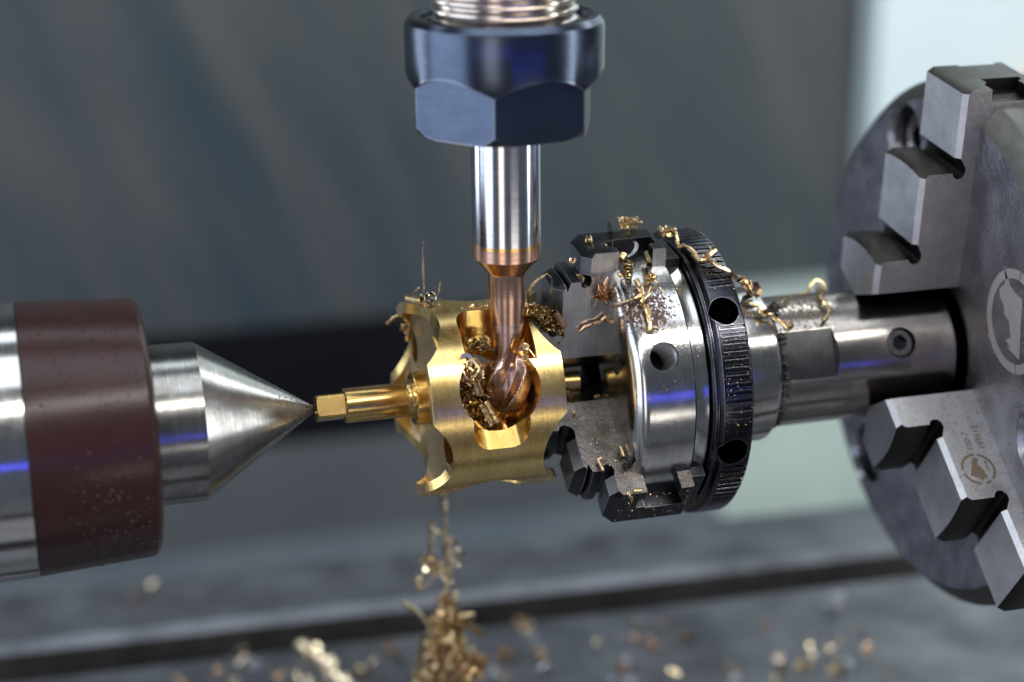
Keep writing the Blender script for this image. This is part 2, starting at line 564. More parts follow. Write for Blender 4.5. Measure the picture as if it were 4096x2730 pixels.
# ================================================================ live centre (left)
lc = thing('live_center', 'lathe live center with brown band and pointed steel cone pressing the brass rod', 'live center', (-110, 0, 0))
part(lc, 'housing', lathe([(-150, 24.2), (-84.15, 23.25), (-84.1, 20)], seg=160), steel_live)
part(lc, 'band', lathe([(-84.0, 20), (-84.0, 23.1), (-83.7, 23.15), (-65.4, 22.1), (-64.6, 21.9), (-64.05, 21.4), (-63.75, 20.8), (-63.6, 20.0), (-63.4, 19), (-63.2, 14.5), (-63.2, 13)], seg=160), brown)
random.seed(3)
mb = MB()
for k in range(150):
    x = random.gauss(-70.5, 4.2)
    az = random.gauss(-22, 19)
    if not (-83 < x < -65.2):
        continue
    rb = 23.15 - (x + 83.7) * (1.0 / 17.5)
    rr = random.uniform(0.08, 0.24)
    c = Vector((x, 0, 0)) + rad(az) * (rb - rr * 0.25)
    o_ = len(mb.v)
    for i in range(4):
        ph = PI / 2 * i / 3
        for j in range(8):
            t = 2 * PI * j / 8
            mb.v.append(tuple(c + Vector((1, 0, 0)) * (rr * math.cos(ph) * math.cos(t)) + tan_(az) * (rr * math.cos(ph) * math.sin(t)) + rad(az) * (rr * 0.8 * math.sin(ph))))
    for i in range(3):
        for j in range(8):
            l = (j + 1) % 8
            mb.f.append((o_ + i * 8 + j, o_ + i * 8 + l, o_ + i * 8 + 8 + l, o_ + i * 8 + 8 + j))
            mb.mi.append(0)
o = part(lc, 'oil_droplets', mb, droplet_mat, ang=60)
o['kind'] = 'stuff'
prof = [(-64, 12), (-63.3, 13.8), (-55.2, 13.72), (-55.0, 13.6)]
prof += [(-55 + (20.1) * t, 13.6 + (0.35 - 13.6) * t) for t in (0.25, 0.5, 0.75, 0.93)] + [(-34.75, 0.30), (-34.5, 0.0)]
part(lc, 'cone', lathe(prof, seg=160), steel_cone)

# ================================================================ brass workpiece
WX = -5.75
PH = 21.5


wp = thing('brass_workpiece', 'half-milled hollow brass cylinder with scalloped ends being cut by the ball mill', 'workpiece', (WX, 0, 0))
RI = 15.4


def sub(p0, p1, n):
    return [(p0[0] + (p1[0] - p0[0]) * k / n, p0[1] + (p1[1] - p0[1]) * k / n) for k in range(n)]


outer = [(-17.84, 17.2), (-17.7, 17.38)] + sub((-17.7, 17.38), (5.7, 17.38), 12)[1:] + [(5.7, 17.38), (5.81, 17.2)]
prof = outer + [(5.81, RI), (3.4, RI), (2.6, 15.0), (2.3, 14.0), (2.3, 3.4), (2.3, 0.01)]
prof = [(-14.3, 0.01), (-14.3, 5.5), (-14.3, 14.0), (-14.6, 15.0), (-15.4, RI), (-17.84, RI)] + prof
mis = []
for k in range(len(prof)):
    a, b = prof[k], prof[(k + 1) % len(prof)]
    mis.append(0 if min(a[1], b[1]) > 16.5 else (1 if a[0] != b[0] and max(a[1], b[1]) > 15.3 and min(a[1], b[1]) >= RI - 0.01 else 2))
body = lathe(prof, seg=180, close=True, mis=mis)
cut = []
for k in range(4):
    c = cyl(MB(), Vector((WX, 0, 0)), Vector((WX, 0, 0)) + rad(PH + 90 * k) * 22, 7.15, seg=72, mi=1)
    cut.append(c)
s = MB()
lathe([(WX - 8.0 * math.cos(PI * k / 28), max(0.0005, 8.0 * math.sin(PI * k / 28))) for k in range(29)], seg=64, mb=s)
s.mi = [1] * len(s.f)
cut.append(s)
for k in range(4):
    for cx in (-24.42, 12.36):
        a = PH + 45 + 90 * k
        cut.append(cyl(MB(), Vector((cx, 0, 0)) + rad(a) * 12.3, Vector((cx, 0, 0)) + rad(a) * 22, 10.42, seg=128, mi=0))
for a in (PH - 45, PH + 135):
    c = Vector((0, 0, 0)) + rad(a) * 13.3
    cut.append(cyl(MB(), c + Vector((-20, 0, 0)), c + Vector((-8.2, 0, 0)), 2.7, seg=48, mi=1))
# the trough the cutter stands in, and its fellow below the front hole
cut.append(prism(MB(), rrect(6.25, 8.5, 2.8, 12, -4.8, -13.0), (0, 0, 0), (1, 0, 0), (0, 1, 0), (0, 0, 1), 10.3, 24, 1))
d = rad(-47)
e = rad(43)
cut.append(prism(MB(), rrect(5.0, 5.0, 3.2, 10, -5.8, 14.3), (0, 0, 0), (1, 0, 0), e, d, 2.0, 24, 1))
body = boolean(body, cut, 3)
part(wp, 'body', body, [brass, brass_polish, brass_matt], ang=25)
# hub, rod and squared end
part(wp, 'hub', lathe([(-14.2, 5.1), (-14.6, 4.75), (-17.45, 4.72), (-17.65, 4.5), (-17.65, 3.6)], seg=96), brass_polish)
part(wp, 'rod', lathe([(-17.0, 3.55), (-18.0, 3.5), (-18.25, 3.25), (-18.6, 3.2), (-18.8, 2.98), (-19.2, 2.98), (-19.4, 3.07), (-29.7, 3.07), (-30.0, 2.8), (-30.0, 2.0)], seg=96), brass_arbor)
sq = lathe([(-29.9, 2.68), (-34.6, 2.68), (-34.9, 2.4), (-34.9, 1.0), (-34.3, 0.4)], seg=96)
cs = []
for k in range(4):
    a = PH + 6 + 90 * k
    cs.append(prism(MB(), [(-36, -4), (-29.0, -4), (-29.0, 4), (-36, 4)], rad(a) * 2.12, (1, 0, 0), tan_(a), rad(a), 0, 3))
part(wp, 'square_end', boolean(sq, cs), brass_arbor)
part(wp, 'gripped_stub', lathe([(2.0, 3.6), (8.2, 3.4), (8.2, 2.4), (12.9, 2.4), (13.2, 2.2), (13.2, 0.4)], seg=64), brass_arbor)

# ================================================================ end mill
SX, SY = -2.2, -8.0
em = thing('end_mill', 'copper-colored ball end mill with bright steel shank, cutting into the brass part', 'milling cutter', (SX, SY, -1.9))
part(em, 'shank', lathe([(52, 5.85), (29.95, 5.85)], 'Z', 128, c=(SX, SY)), shank_steel)
part(em, 'coating_edge', lathe([(29.94, 5.5), (29.94, 5.86), (29.35, 5.86), (29.35, 5.5)], 'Z', 128, c=(SX, SY)), coat_gold)
part(em, 'neck', lathe([(29.34, 5.5), (29.34, 5.86), (27.2, 5.86), (27.0, 5.7), (24.6, 3.45), (24.0, 3.22), (20, 3.1), (15.5, 2.98)], 'Z', 128, c=(SX, SY)), coat_copper)
PR = [(-1.9, 0.0), (-1.75, 1.15), (-1.3, 2.15), (-0.5, 3.05), (0.6, 3.8), (2.0, 4.35), (3.6, 4.58), (5.4, 4.6), (7.0, 4.5), (7.9, 4.15), (8.5, 3.5), (9.0, 3.02), (9.6, 2.9), (15.6, 2.98)]


def prr(z):
    for (a, r), (b, q) in zip(PR, PR[1:]):
        if z <= b:
            return r + (q - r) * (z - a) / (b - a)
    return PR[-1][1]


mb = MB()
NZ, NA = 150, 240
for i in range(NZ + 1):
    z = -1.9 + 17.5 * (i / NZ) ** 1.15
    r = prr(z)
    fade = 1.0 if z < 8.5 else max(0.0, 1 - (z - 8.5) / 5.5)
    depth = 0.42 * fade * min(1.0, (z + 1.9) / 2.0 + 0.35)
    for k in range(NA):
        t = 2 * PI * k / NA
        u = ((t + 0.135 * z) * 3 / (2 * PI) + 0.83) % 1.0
        if u < 0.30:
            g = 0
        elif u < 0.42:
            g = math.sin((u - 0.30) / 0.12 * PI / 2)
        elif u < 0.62:
            g = 1.0
        else:
            g = 0.5 + 0.5 * math.cos((u - 0.62) / 0.38 * PI)
        rr = r * (1 - depth * g)
        mb.v.append((SX - rr * math.cos(t), SY + rr * math.sin(t), z))
for i in range(NZ):
    for k in range(NA):
        l = (k + 1) % NA
        mb.f.append((i * NA + k, i * NA + l, (i + 1) * NA + l, (i + 1) * NA + k))
mb.mi = [0] * len(mb.f)
part(em, 'flutes', mb, coat_flute, ang=40)

# ================================================================ collet nut and spindle nose
cn = thing('collet_chuck', 'black collet nut with hexagon flats on the steel spindle thread, holding the end mill', 'collet chuck', (SX, SY, 49.2))
nut = lathe([(49.2, 6.4), (49.2, 14.3), (49.6, 15.0), (50.8, 15.85), (57.0, 15.9), (58.7, 16.5), (66.6, 16.55), (67.4, 16.35), (68.3, 15.6), (68.5, 14.6), (68.2, 13.9), (66.2, 13.4), (66.2, 6.4)], 'Z', 192, close=True, c=(SX, SY))
cuts = []
camaz = -105.4
corner = camaz - 6.2
for k in range(6):
    a = R(corner + 30 + 60 * k)
    dv = Vector((math.cos(a), math.sin(a), 0))
    p0 = Vector((SX, SY, 46.6)) + dv * 13.75
    cuts.append(cyl(MB(), p0, p0 + dv * 6, 13.3, seg=96, mi=0))
nut = boolean(nut, cuts)
part(cn, 'nut', nut, nut_black, ang=22)
prof = [(66.3, 13.3), (66.5, 12.4), (67.5, 12.2)]
part(cn, 'grime_ring', lathe([(66.3, 13.6), (67.3, 13.7), (67.2, 13.0), (67.6, 12.3), (66.3, 12.0)], 'Z', 160, c=(SX, SY)), grime)
prof = [(66.6, 11.2)]
z = 67.0
while z < 92:
    prof += [(z, 11.5), (z + 0.55, 12.25), (z + 0.95, 12.25), (z + 1.5, 11.5)]
    z += 1.75
part(cn, 'thread', lathe(prof, 'Z', 160, c=(SX, SY)), thread_steel, ang=50)

# ================================================================ small three jaw chuck
CX = 15
ch = thing('small_chuck', 'small steel three-jaw chuck with black knurled ring gripping the brass part', 'chuck', (CX, 0, 0))


def radial_hole(x, az, r, r0, r1, mi=0, seg=40):
    return cyl(MB(), Vector((x, 0, 0)) + rad(az) * r0, Vector((x, 0, 0)) + rad(az) * r1, r, seg=seg, mi=mi)


bp = [(15.75, 6.0), (15.7, 19.0), (15.8, 20.2), (16.1, 21.5), (16.6, 22.6), (17.2, 23.4), (17.9, 23.85), (18.8, 24.0), (26.7, 24.0), (27.0, 23.8), (27.05, 23.35), (27.25, 23.25), (29.5, 23.25), (29.75, 23.05), (29.75, 6.0)]
bd = lathe(bp, seg=200, close=True)
cuts = [radial_hole(21.8, 27 + 120 * k, 2.6, 12, 30, 1) for k in range(3)]
bd = boolean(bd, cuts, 2)
part(ch, 'body', bd, [steel_body, hole_grey], ang=30)
# thread inside the front hole and a dark disc for the shade at its bottom
mb = MB()
q = 23.3
while q > 13.0:
    for (a, ra), (b, rb) in (((q, 2.56), (q - 0.35, 2.28)), ((q - 0.35, 2.28), (q - 0.7, 2.56))):
        cyl(mb, Vector((21.8, 0, 0)) + rad(27) * b, Vector((21.8, 0, 0)) + rad(27) * a, rb, ra, 36, False)
    q -= 0.7
mb.f = [f[::-1] for f in mb.f]
part(ch, 'thread', mb, hole_grey, ang=10, recalc=False)
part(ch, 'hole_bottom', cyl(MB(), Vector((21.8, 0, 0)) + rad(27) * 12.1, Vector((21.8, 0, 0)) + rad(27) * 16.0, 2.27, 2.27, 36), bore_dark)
# knurled ring: real grooves, plain round the spanner holes
ring_az = [42, -14.3, 102, 162, -75, -135]
angs = []
a = 0.0
while a < 360:
    near_hole = any(abs((a - h + 180) % 360 - 180) < 8.6 for h in ring_az)
    if near_hole:
        angs += [(a, 0), (a + 1.5, 0)]
    else:
        angs += [(a, 0), (a + 1.6, 0), (a + 1.85, 1), (a + 2.75, 1)]
    a += 3.0
xs = [(29.9, 24.4, 0), (30.2, 24.9, 0), (30.7, 24.95, 0), (30.8, 25.3, 0), (31.3, 26.0, 0), (31.75, 26.06, 0), (31.95, 26.06, 1), (36.25, 26.06, 1), (36.4, 26.0, 0), (36.75, 25.6, 0)]
mb = MB()
nA = len(angs)
for x, r, kn in xs:
    for an, g in angs:
        rr = r - (0.42 if (g and kn) else 0)
        mb.v.append((x, -rr * math.cos(R(an)), rr * math.sin(R(an))))
for i in range(len(xs) - 1):
    for k in range(nA):
        l = (k + 1) % nA
        mb.f.append((i * nA + k, i * nA + l, (i + 1) * nA + l, (i + 1) * nA + k))
mb.f.append(tuple(range(nA))[::-1])
mb.f.append(tuple(range((len(xs) - 1) * nA, len(xs) * nA)))
mb.mi = [0] * len(mb.f)
mb = boolean(mb, [radial_hole(33.35, h, 2.62, 15, 30, 0) for h in ring_az])
part(ch, 'knurled_ring', mb, ring_black, ang=24)


def jaw_mesh(prof, T, bx, bt, rg, r0, side_mi=1, slices=8, slots=(), nm=3):
    """prof: (x, r, flag) side outline; flag L = left face (bevelled), A = step top (arc about the axis), i = inner edge."""
    ts = [-T, -T + bt] + [(-T + bt) + (2 * T - 2 * bt) * k / slices for k in range(1, slices)] + [T - bt, T]
    mb = MB()
    n = len(prof)
    a = 90.0
    for t in ts:
        for x, r, fl in prof:
            xx = x - (bx if (fl and 'L' in fl and abs(t) < T - 1e-6) else 0)
            rr = r
            if fl and 'A' in fl:
                rr = math.sqrt(max(0.1, r * r + T * T - t * t))
            if fl and 'i' in fl:
                rr = rg + abs(t) / T * (r0 - rg)
            mb.v.append((xx, t, rr))          # radial direction up, tangential = y
    for i in range(len(ts) - 1):
        for k in range(n):
            l = (k + 1) % n
            f1, f2 = prof[k][2] or '', prof[l][2] or ''
            if 'L' in f1 and 'L' in f2:
                mi = 2
            elif abs(prof[k][0] - prof[l][0]) > 0.01 or 'U' in f1 + f2:
                mi = 0
            else:
                mi = 0
            mb.f.append((i * n + k, i * n + l, (i + 1) * n + l, (i + 1) * n + k))
            mb.mi.append(mi)
    mb.f.append(tuple(range(n))[::-1])
    mb.f.append(tuple(range((len(ts) - 1) * n, len(ts) * n)))
    mb.mi += [side_mi, side_mi]
    if slots:
        cs = [prism(MB(), pl, (0, 0, 0), (1, 0, 0), (0, 1, 0), (0, 0, 1), z0, z1, 0) for pl, z0, z1 in slots]
        mb = boolean(mb, cs, nm)
    return mb


def place_jaw(parent, name, mb, mats, az, off, share=None):
    """the jaw is written with its radial direction along +Z; az turns it about X."""
    if share is None:
        me = to_mesh(mb, name, (off[0], 0, 0))
        fix(me)
        smooth(me, 24)
        for mt in mats:
            me.materials.append(mt)
    else:
        me = share
    o = bpy.data.objects.new(name, me)
    sc.collection.objects.link(o)
    o.parent = parent
    o.rotation_euler = (R(90 - az), 0, 0)
    return o


def jaw_pt(az, x, t, r):
    """world point of jaw coordinates."""
    # rotation about X by (90-az): y' = y c - z s, z' = y s + z c
    return Vector((x, 0, 0)) + rad(az) * r + tan_(az) * t


SJ = [(3.2, 7.3, 'Li'), (3.2, 12.2, 'LA'), (3.7, 12.7, 'A'), (5.5, 12.7, 'A'), (5.9, 12.0, 'U'), (6.8, 11.7, 'U'), (7.8, 12.2, 'U'), (8.35, 13.2, 'U'), (8.2, 14.6, 'L'),
      (8.2, 20.4, 'L'), (8.75, 20.9, 'A'), (8.95, 20.0, 'U'), (9.6, 21.7, 'A'), (11.3, 21.8, 'A'), (11.5, 20.9, 'U'), (12.3, 20.45, 'U'), (13.1, 20.9, 'U'), (13.35, 21.8, 'U'), (13.15, 22.8, 'L'),
      (13.15, 26.0, 'L'), (13.7, 26.9, None), (26.5, 26.9, None), (26.8, 26.6, None), (26.8, 23.9, None), (26.8, 12.0, None), (15.95, 12.0, None), (15.95, 7.3, 'i')]
slotp = [(18.1, -6), (24.35, -6), (24.35, -2.4), (24.9, -2.2), (25.7, -2.2), (25.9, -1.8), (25.9, 0.8), (18.8, 0.8), (18.6, 0.3), (17.2, 0.3), (17.0, -0.2), (17.0, -2.0), (17.4, -2.3), (18.1, -2.7)]
slot2 = [(x, 7.6 - y) for x, y in slotp][::-1]
jm = jaw_mesh(SJ, 4.75, 1.5, 1.4, 3.0, 7.3, 1, 8, [(slotp, 23.0, 30.0)])
j0 = place_jaw(ch, 'jaw', jm, [jaw_dark, jaw_side, jaw_bevel], 83, (CX, 0, 0))
j1 = place_jaw(ch, 'jaw', jm, None, -37, (CX, 0, 0), j0.data.copy())
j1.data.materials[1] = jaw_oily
j1.rotation_euler = (R(90 + 37), 0, 0)
j2 = place_jaw(ch, 'jaw', jm, None, 203, (CX, 0, 0), j0.data.copy())
j2.data.materials[1] = jaw_dark  # third jaw's sides darkened to stand in for the shade of the throat
# the lower jaw's slot opens to the upper side: mirror its tangential direction
for jj in (j1,):
    me = jj.data
    for v in me.vertices:
        v.co.y = -v.co.y
    me.flip_normals()
# steel slides behind the jaws
for az in (83, -37, 203):
    mb = MB()
    prism(mb, [(26.9, -4.3), (29.4, -4.3), (29.4, 4.3), (26.9, 4.3)], (0, 0, 0), (1, 0, 0), tan_(az), rad(az), 12, 24.7)
    part(ch, 'slide', mb, jaw_dark)
# etched number on the front face
mb = MB()
for poly in ([(0, 0), (0.55, 0), (0.55, 3.4), (0, 3.4)], [(1.0, 0), (1.5, 0), (1.5, 2.2), (2.1, 2.2), (2.1, 0), (2.6, 0), (2.6, 3.2), (1.0, 3.6)]):
    prism(mb, poly, Vector((15.66, 0, 0)) + rad(26) * 14.8 + tan_(26) * -1.0, rad(26), tan_(26), (-1, 0, 0), 0, 0.02)
part(ch, 'etched_mark', mb, grime)

# ================================================================ arbor that carries the small chuck
ab = thing('chuck_arbor', 'round steel arbor with a milled flat and set screw between the two chucks', 'arbor', (47, 0, 0))
part(ab, 'collar', lathe([(36.9, 11), (36.9, 14.3), (46.3, 14.3), (46.9, 14.1), (48.0, 12.9), (48.15, 12.4), (48.15, 11)], seg=160), steel_collar)
sh = lathe([(47.0, 12.1)] + [(48.2 + k * 3.4, 12.1) for k in range(11)] + [(82.5, 12.1), (83.0, 11.5), (83.0, 0.5)], seg=180)
fa = 23.5
flat = MB()
prism(flat, [(48.35, 11.26), (58.6, 11.26), (60.2, 13.2), (48.35, 13.2)], (0, 0, 0), (1, 0, 0), rad(fa), tan_(fa), -8, 8, 1)
sh = boolean(sh, [flat, radial_hole(71.8, 25.5, 2.85, 10.4, 16, 2)], 3)
flat_mat = metal('dark_milled_flat', (0.085, 0.085, 0.088), (0.05, 0.05, 0.05), 0.46, (9.0, 0.1, 0.1), 0.01, 0.004, 3.0)
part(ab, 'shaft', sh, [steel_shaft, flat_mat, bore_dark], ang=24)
scr = cyl(MB(), Vector((71.8, 0, 0)) + rad(25.5) * 9.0, Vector((71.8, 0, 0)) + rad(25.5) * 11.35, 2.55, 2.4, seg=48)
hexp = [(1.55 * math.cos(R(60 * k + 15)), 1.55 * math.sin(R(60 * k + 15))) for k in range(6)]
hx = prism(MB(), hexp, (71.8, 0, 0), (1, 0, 0), tan_(25.5), rad(25.5), 9.6, 13, 0)
part(ab, 'set_screw', boolean(scr, [hx]), screw_mat)
random.seed(11)
mb = MB()
for k in range(60):
    az = random.uniform(-60, 75)
    r = random.uniform(0.12, 0.45)
    p = Vector((48.5 + random.uniform(0, 0.8), 0, 0)) + rad(az) * (12.1 + random.uniform(0, 0.3))
    cyl(mb, p - Vector((r, 0, 0)), p + Vector((r, 0.1, 0)), r * 0.7, r, 6)
o = part(ab, 'grime_beads', mb, grime)
o['kind'] = 'stuff'

# ================================================================ big three jaw chuck (right)
BX = 90
bc = thing('large_chuck', 'large grey three-jaw chuck with stepped jaws holding the steel arbor', 'chuck', (BX, 0, 0))
bp = [(97, 12.0), (86.2, 12.0), (84.9, 12.5), (84.1, 13.6), (83.75, 15.2), (83.6, 18.0), (83.6, 46.6), (83.9, 47.2), (86.7, 49.9), (87.4, 50.2), (110, 50.2), (140, 50.2), (140, 12)]
mis = [2, 0, 0, 0, 0, 0, 1, 1, 1, 1, 1, 1, 2]
bb = lathe(bp, seg=240, close=True, mis=mis)
cuts = []
for k in range(3):
    az = -7.5 + 120 * k
    c = rad(az) * 40.0
    cuts.append(lathe([(83.0, 6.9), (83.7, 6.9), (84.6, 6.1), (92, 6.1), (92, 5.9)], seg=64, c=(c.y, c.z)))
    cuts[-1].mi = [3] * len(cuts[-1].f)
    cuts.append(lathe([(91, 3.4), (101, 3.4)], seg=32, c=(c.y, c.z)))
    cuts[-1].mi = [3] * len(cuts[-1].f)
bb = boolean(bb, cuts, 4)
part(bc, 'body', bb, [face_cast, body_big, bore_dark, counterbore_steel], ang=24)
for k in range(3):
    c = rad(-7.5 + 120 * k) * 40.0
    mb = lathe([(92.0, 4.9), (87.0, 4.9), (86.5, 4.6), (86.5, 0.2), (92.0, 0.2)], seg=48, close=True, c=(c.y, c.z))
    hx = prism(MB(), [(2.4 * math.cos(R(60 * j + 10)), 2.4 * math.sin(R(60 * j + 10))) for j in range(6)], (0, c.y, c.z), (0, 1, 0), (0, 0, 1), (1, 0, 0), 85, 90)
    part(bc, 'cap_screw', boolean(mb, [hx]), screw_mat)
LJ = [(67.4, 15.4, 'Li'), (67.4, 20.9, 'LA'), (68.1, 21.6, 'A'), (72.6, 21.6, 'A'), (72.9, 21.0, 'U'), (73.6, 20.6, 'U'), (74.5, 20.7, 'U'), (75.1, 21.4, 'U'), (75.2, 22.4, 'U'), (74.2, 24.4, 'L'),
      (74.1, 37.0, 'LA'), (74.8, 37.7, 'A'), (79.2, 37.7, 'A'), (79.5, 37.0, 'U'), (80.2, 36.5, 'U'), (81.1, 36.6, 'U'), (81.8, 37.4, 'U'), (81.8, 38.5, 'U'), (80.6, 40.4, 'L'),
      (80.5, 52.3, 'L'), (81.2, 52.9, None), (95.0, 52.9, None), (95.0, 15.4, None), (83.9, 15.4, 'i')]
ls = [(85.0, -8.5), (92.4, -8.5), (92.4, -3.2), (93.5, -2.6), (93.5, -1.2), (86.0, -1.2), (86.0, -3.4), (85.0, -4.4)]
ls2 = [(x, 6.0 - y - 0.5) for x, y in ls][::-1]
ls2 = [(x, y if y < 8 else 9.5) for x, y in ls2]
lm = jaw_mesh(LJ, 7.5, 0.9, 0.75, 12.15, 15.4, 1, 10, [(ls, 50.55, 60.0), (ls2, 50.55, 60.0)])
for az in (83, -37, 203):
    if az == 83:
        big0 = place_jaw(bc, 'jaw', lm, [jaw_step, jaw_big, jaw_face], az, (BX, 0, 0))
        big = big0
    else:
        big = place_jaw(bc, 'jaw', lm, None, az, (BX, 0, 0), big0.data)
        if az == -37:
            lowjaw = big


def jaw_local(x, t, r):
    return (x, t, r)


def flat_polys(polys, az, t, h=0.03):
    """thin raised marks on a jaw's side at tangential distance t; polys in (x, r)."""
    mb = MB()
    for p in polys:
        prism(mb, p, tan_(az) * t, (1, 0, 0), rad(az), tan_(az), 0.0, h)
    return mb


def arc_band(cx, cy, rx0, ry0, rx1, ry1, a0, a1, n=24):
    o = [(cx + rx1 * math.cos(R(a0 + (a1 - a0) * k / n)), cy + ry1 * math.sin(R(a0 + (a1 - a0) * k / n))) for k in range(n + 1)]
    i = [(cx + rx0 * math.cos(R(a0 + (a1 - a0) * k / n)), cy + ry0 * math.sin(R(a0 + (a1 - a0) * k / n))) for k in range(n + 1)]
    return o + i[::-1]


head = [(78.1, 29.39), (79.21, 29.61), (78.87, 30.16), (78.54, 30.66), (78.84, 31.5), (79.43, 32.25), (79.22, 32.62), (79.51, 33.32), (79.44, 33.65), (78.66, 33.87), (78.39, 34.24), (78.01, 33.92), (77.99, 33.65), (76.42, 32.85), (76.66, 32.42), (77.58, 30.53)]
polys = [head]
for a0, a1 in ((-75, 50), (60, 82), (100, 170), (185, 275)):
    polys.append(arc_band(78.4, 31.8, 2.75, 2.75, 3.25, 3.25, a0, a1))
lm_ = flat_polys(polys, -37, 7.51)


def text_mb(txt, size, o, ax, ay, az, h=0.03):
    """lettering as thin solid: o origin, ax reading direction, ay up, az outwards."""
    cu = bpy.data.curves.new('txt', 'FONT')
    cu.body = txt
    cu.size = size
    cu.extrude = 0
    cu.offset = 0.02
    cu.resolution_u = 3
    ob = bpy.data.objects.new('txt', cu)
    sc.collection.objects.link(ob)
    dg = bpy.context.evaluated_depsgraph_get()
    me = bpy.data.meshes.new_from_object(ob.evaluated_get(dg))
    o, ax, ay, az = Vector(o), Vector(ax), Vector(ay), Vector(az)
    mb = MB()
    mb.v = [tuple(o + ax * v.co.x + ay * v.co.y + az * h) for v in me.vertices]
    mb.f = [tuple(p.vertices) for p in me.polygons]
    mb.mi = [0] * len(mb.f)
    bpy.data.objects.remove(ob)
    bpy.data.curves.remove(cu)
    bpy.data.meshes.remove(me)
    return mb


A_ = rad(-37)
T_ = tan_(-37)
# reads from the rim towards the middle, tops of the figures to the left
tw = lambda x, r: Vector((x, 0, 0)) + A_ * r + T_ * 7.51
marks = [text_mb('197617', 1.75, tw(81.4, 28.0), -A_, (-1, 0, 0), T_), text_mb('100-7', 1.75, tw(79.1, 28.0), -A_, (-1, 0, 0), T_),
         text_mb('BISON', 0.75, tw(80.0, 30.2), A_, (1, 0, 0), T_)]
lw = MB()
for q in marks:
    lw.add(q.v, q.f)


def sub_part(parent, name, mb, mat, world_to_parent):
    mb.v = [tuple(world_to_parent @ Vector(v)) for v in mb.v]
    me = bpy.data.meshes.new(name)
    me.from_pydata([tuple(c * U for c in v) for v in mb.v], [], mb.f)
    me.update()
    me.materials.append(mat)
    o = bpy.data.objects.new(name, me)
    sc.collection.objects.link(o)
    o.parent = parent
    return o


rot = Matrix.Rotation(R(90 + 37), 4, 'X').inverted() @ Matrix.Translation((-BX, 0, 0))
sub_part(lowjaw, 'engraved_mark', lm_, mark_brown, rot)
sub_part(lowjaw, 'engraved_number', lw, mark_brown, rot)

# laser mark on the chuck face
polys = [[(-24.64, 22.39), (-25.4, 20.33), (-25.08, 19.34), (-23.58, 18.0), (-23.91, 16.78), (-25.5, 15.44), (-25.87, 13.91), (-27.48, 13.41), (-28.67, 10.5), (-26.81, 9.57), (-28.59, 8.98), (-27.9, 8.43), (-31.85, 7.41), (-31.49, 12.86), (-31.37, 17.68), (-30.97, 18.37), (-28.49, 18.94), (-26.88, 19.61), (-26.3, 20.42)]]
for a0, a1 in ((-100, 95), (97, 205), (215, 258)):
    polys.append(arc_band(-29.2, 13.7, 7.6, 7.6, 9.3, 9.3, a0, a1))
mb = MB()
for p in polys:
    prism(mb, p, (83.59, 0, 0), (0, 1, 0), (0, 0, 1), (-1, 0, 0), 0, 0.04)
part(bc, 'face_mark', mb, mark_light)

# ================================================================ chips
rng = random.Random(5)


def rv(s=1.0):
    return Vector((rng.uniform(-s, s), rng.uniform(-s, s), rng.uniform(-s, s)))


def roll(mb, p0, p1, r0, r1=None, seg=9, wall=0.12, hollow=True):
    """a small rolled tube of foil from p0 to p1 with a wall."""
    p0, p1 = Vector(p0), Vector(p1)
    r1 = r0 if r1 is None else r1
    d = p1 - p0
    if d.length < 1e-4:
        return
    d.normalize()
    a = d.orthogonal().normalized()
    b = d.cross(a)
    o = len(mb.v)
    rings = [(p0, r0), (p1, r1)] + ([(p1, r1 - wall), (p0, r0 - wall)] if hollow else [])
    for p, r in rings:
        for k in range(seg):
            t = 2 * PI * k / seg
            q = r * (1 + (0.18 if k == 0 else 0))
            mb.v.append(tuple(p + a * (q * math.cos(t)) + b * (q * math.sin(t))))
    nr = len(rings)
    for i in range(nr if hollow else 1):
        j = (i + 1) % nr
        for k in range(seg):
            l = (k + 1) % seg
            mb.f.append((o + i * seg + k, o + i * seg + l, o + j * seg + l, o + j * seg + k))
            mb.mi.append(0)
    if not hollow:
        mb.f.append(tuple(o + k for k in range(seg))[::-1])
        mb.f.append(tuple(o + seg + k for k in range(seg)))
        mb.mi += [0, 0]


def ribbon(mb, pts, w, th=0.08, n0=None, spin=0.0):
    """a thin strip with thickness swept along pts."""
    pts = [Vector(p) for p in pts]
    o = len(mb.v)
    nrm = Vector(n0) if n0 is not None else rv()
    N = len(pts)
    for i, p in enumerate(pts):
        d = (pts[min(i + 1, N - 1)] - pts[max(i - 1, 0)])
        d = d.normalized() if d.length > 1e-6 else Vector((1, 0, 0))
        nrm = (nrm - d * nrm.dot(d))
        nrm = nrm.normalized() if nrm.length > 1e-4 else d.orthogonal().normalized()
        if spin:
            nrm = Matrix.Rotation(spin, 3, d) @ nrm
        s = d.cross(nrm)
        ww = w * (0.55 + 0.45 * math.sin(PI * (i + 0.7) / (N + 0.4)))
        for u, v in ((1, 1), (-1, 1), (-1, -1), (1, -1)):
            mb.v.append(tuple(p + s * (u * ww / 2) + nrm * (v * th / 2)))
    for i in range(N - 1):
        for k in range(4):
            l = (k + 1) % 4
            mb.f.append((o + i * 4 + k, o + i * 4 + l, o + i * 4 + 4 + l, o + i * 4 + 4 + k))
            mb.mi.append(0)
    mb.f.append((o, o + 3, o + 2, o + 1))
    e = o + (N - 1) * 4
    mb.f.append((e, e + 1, e + 2, e + 3))
    mb.mi += [0, 0]


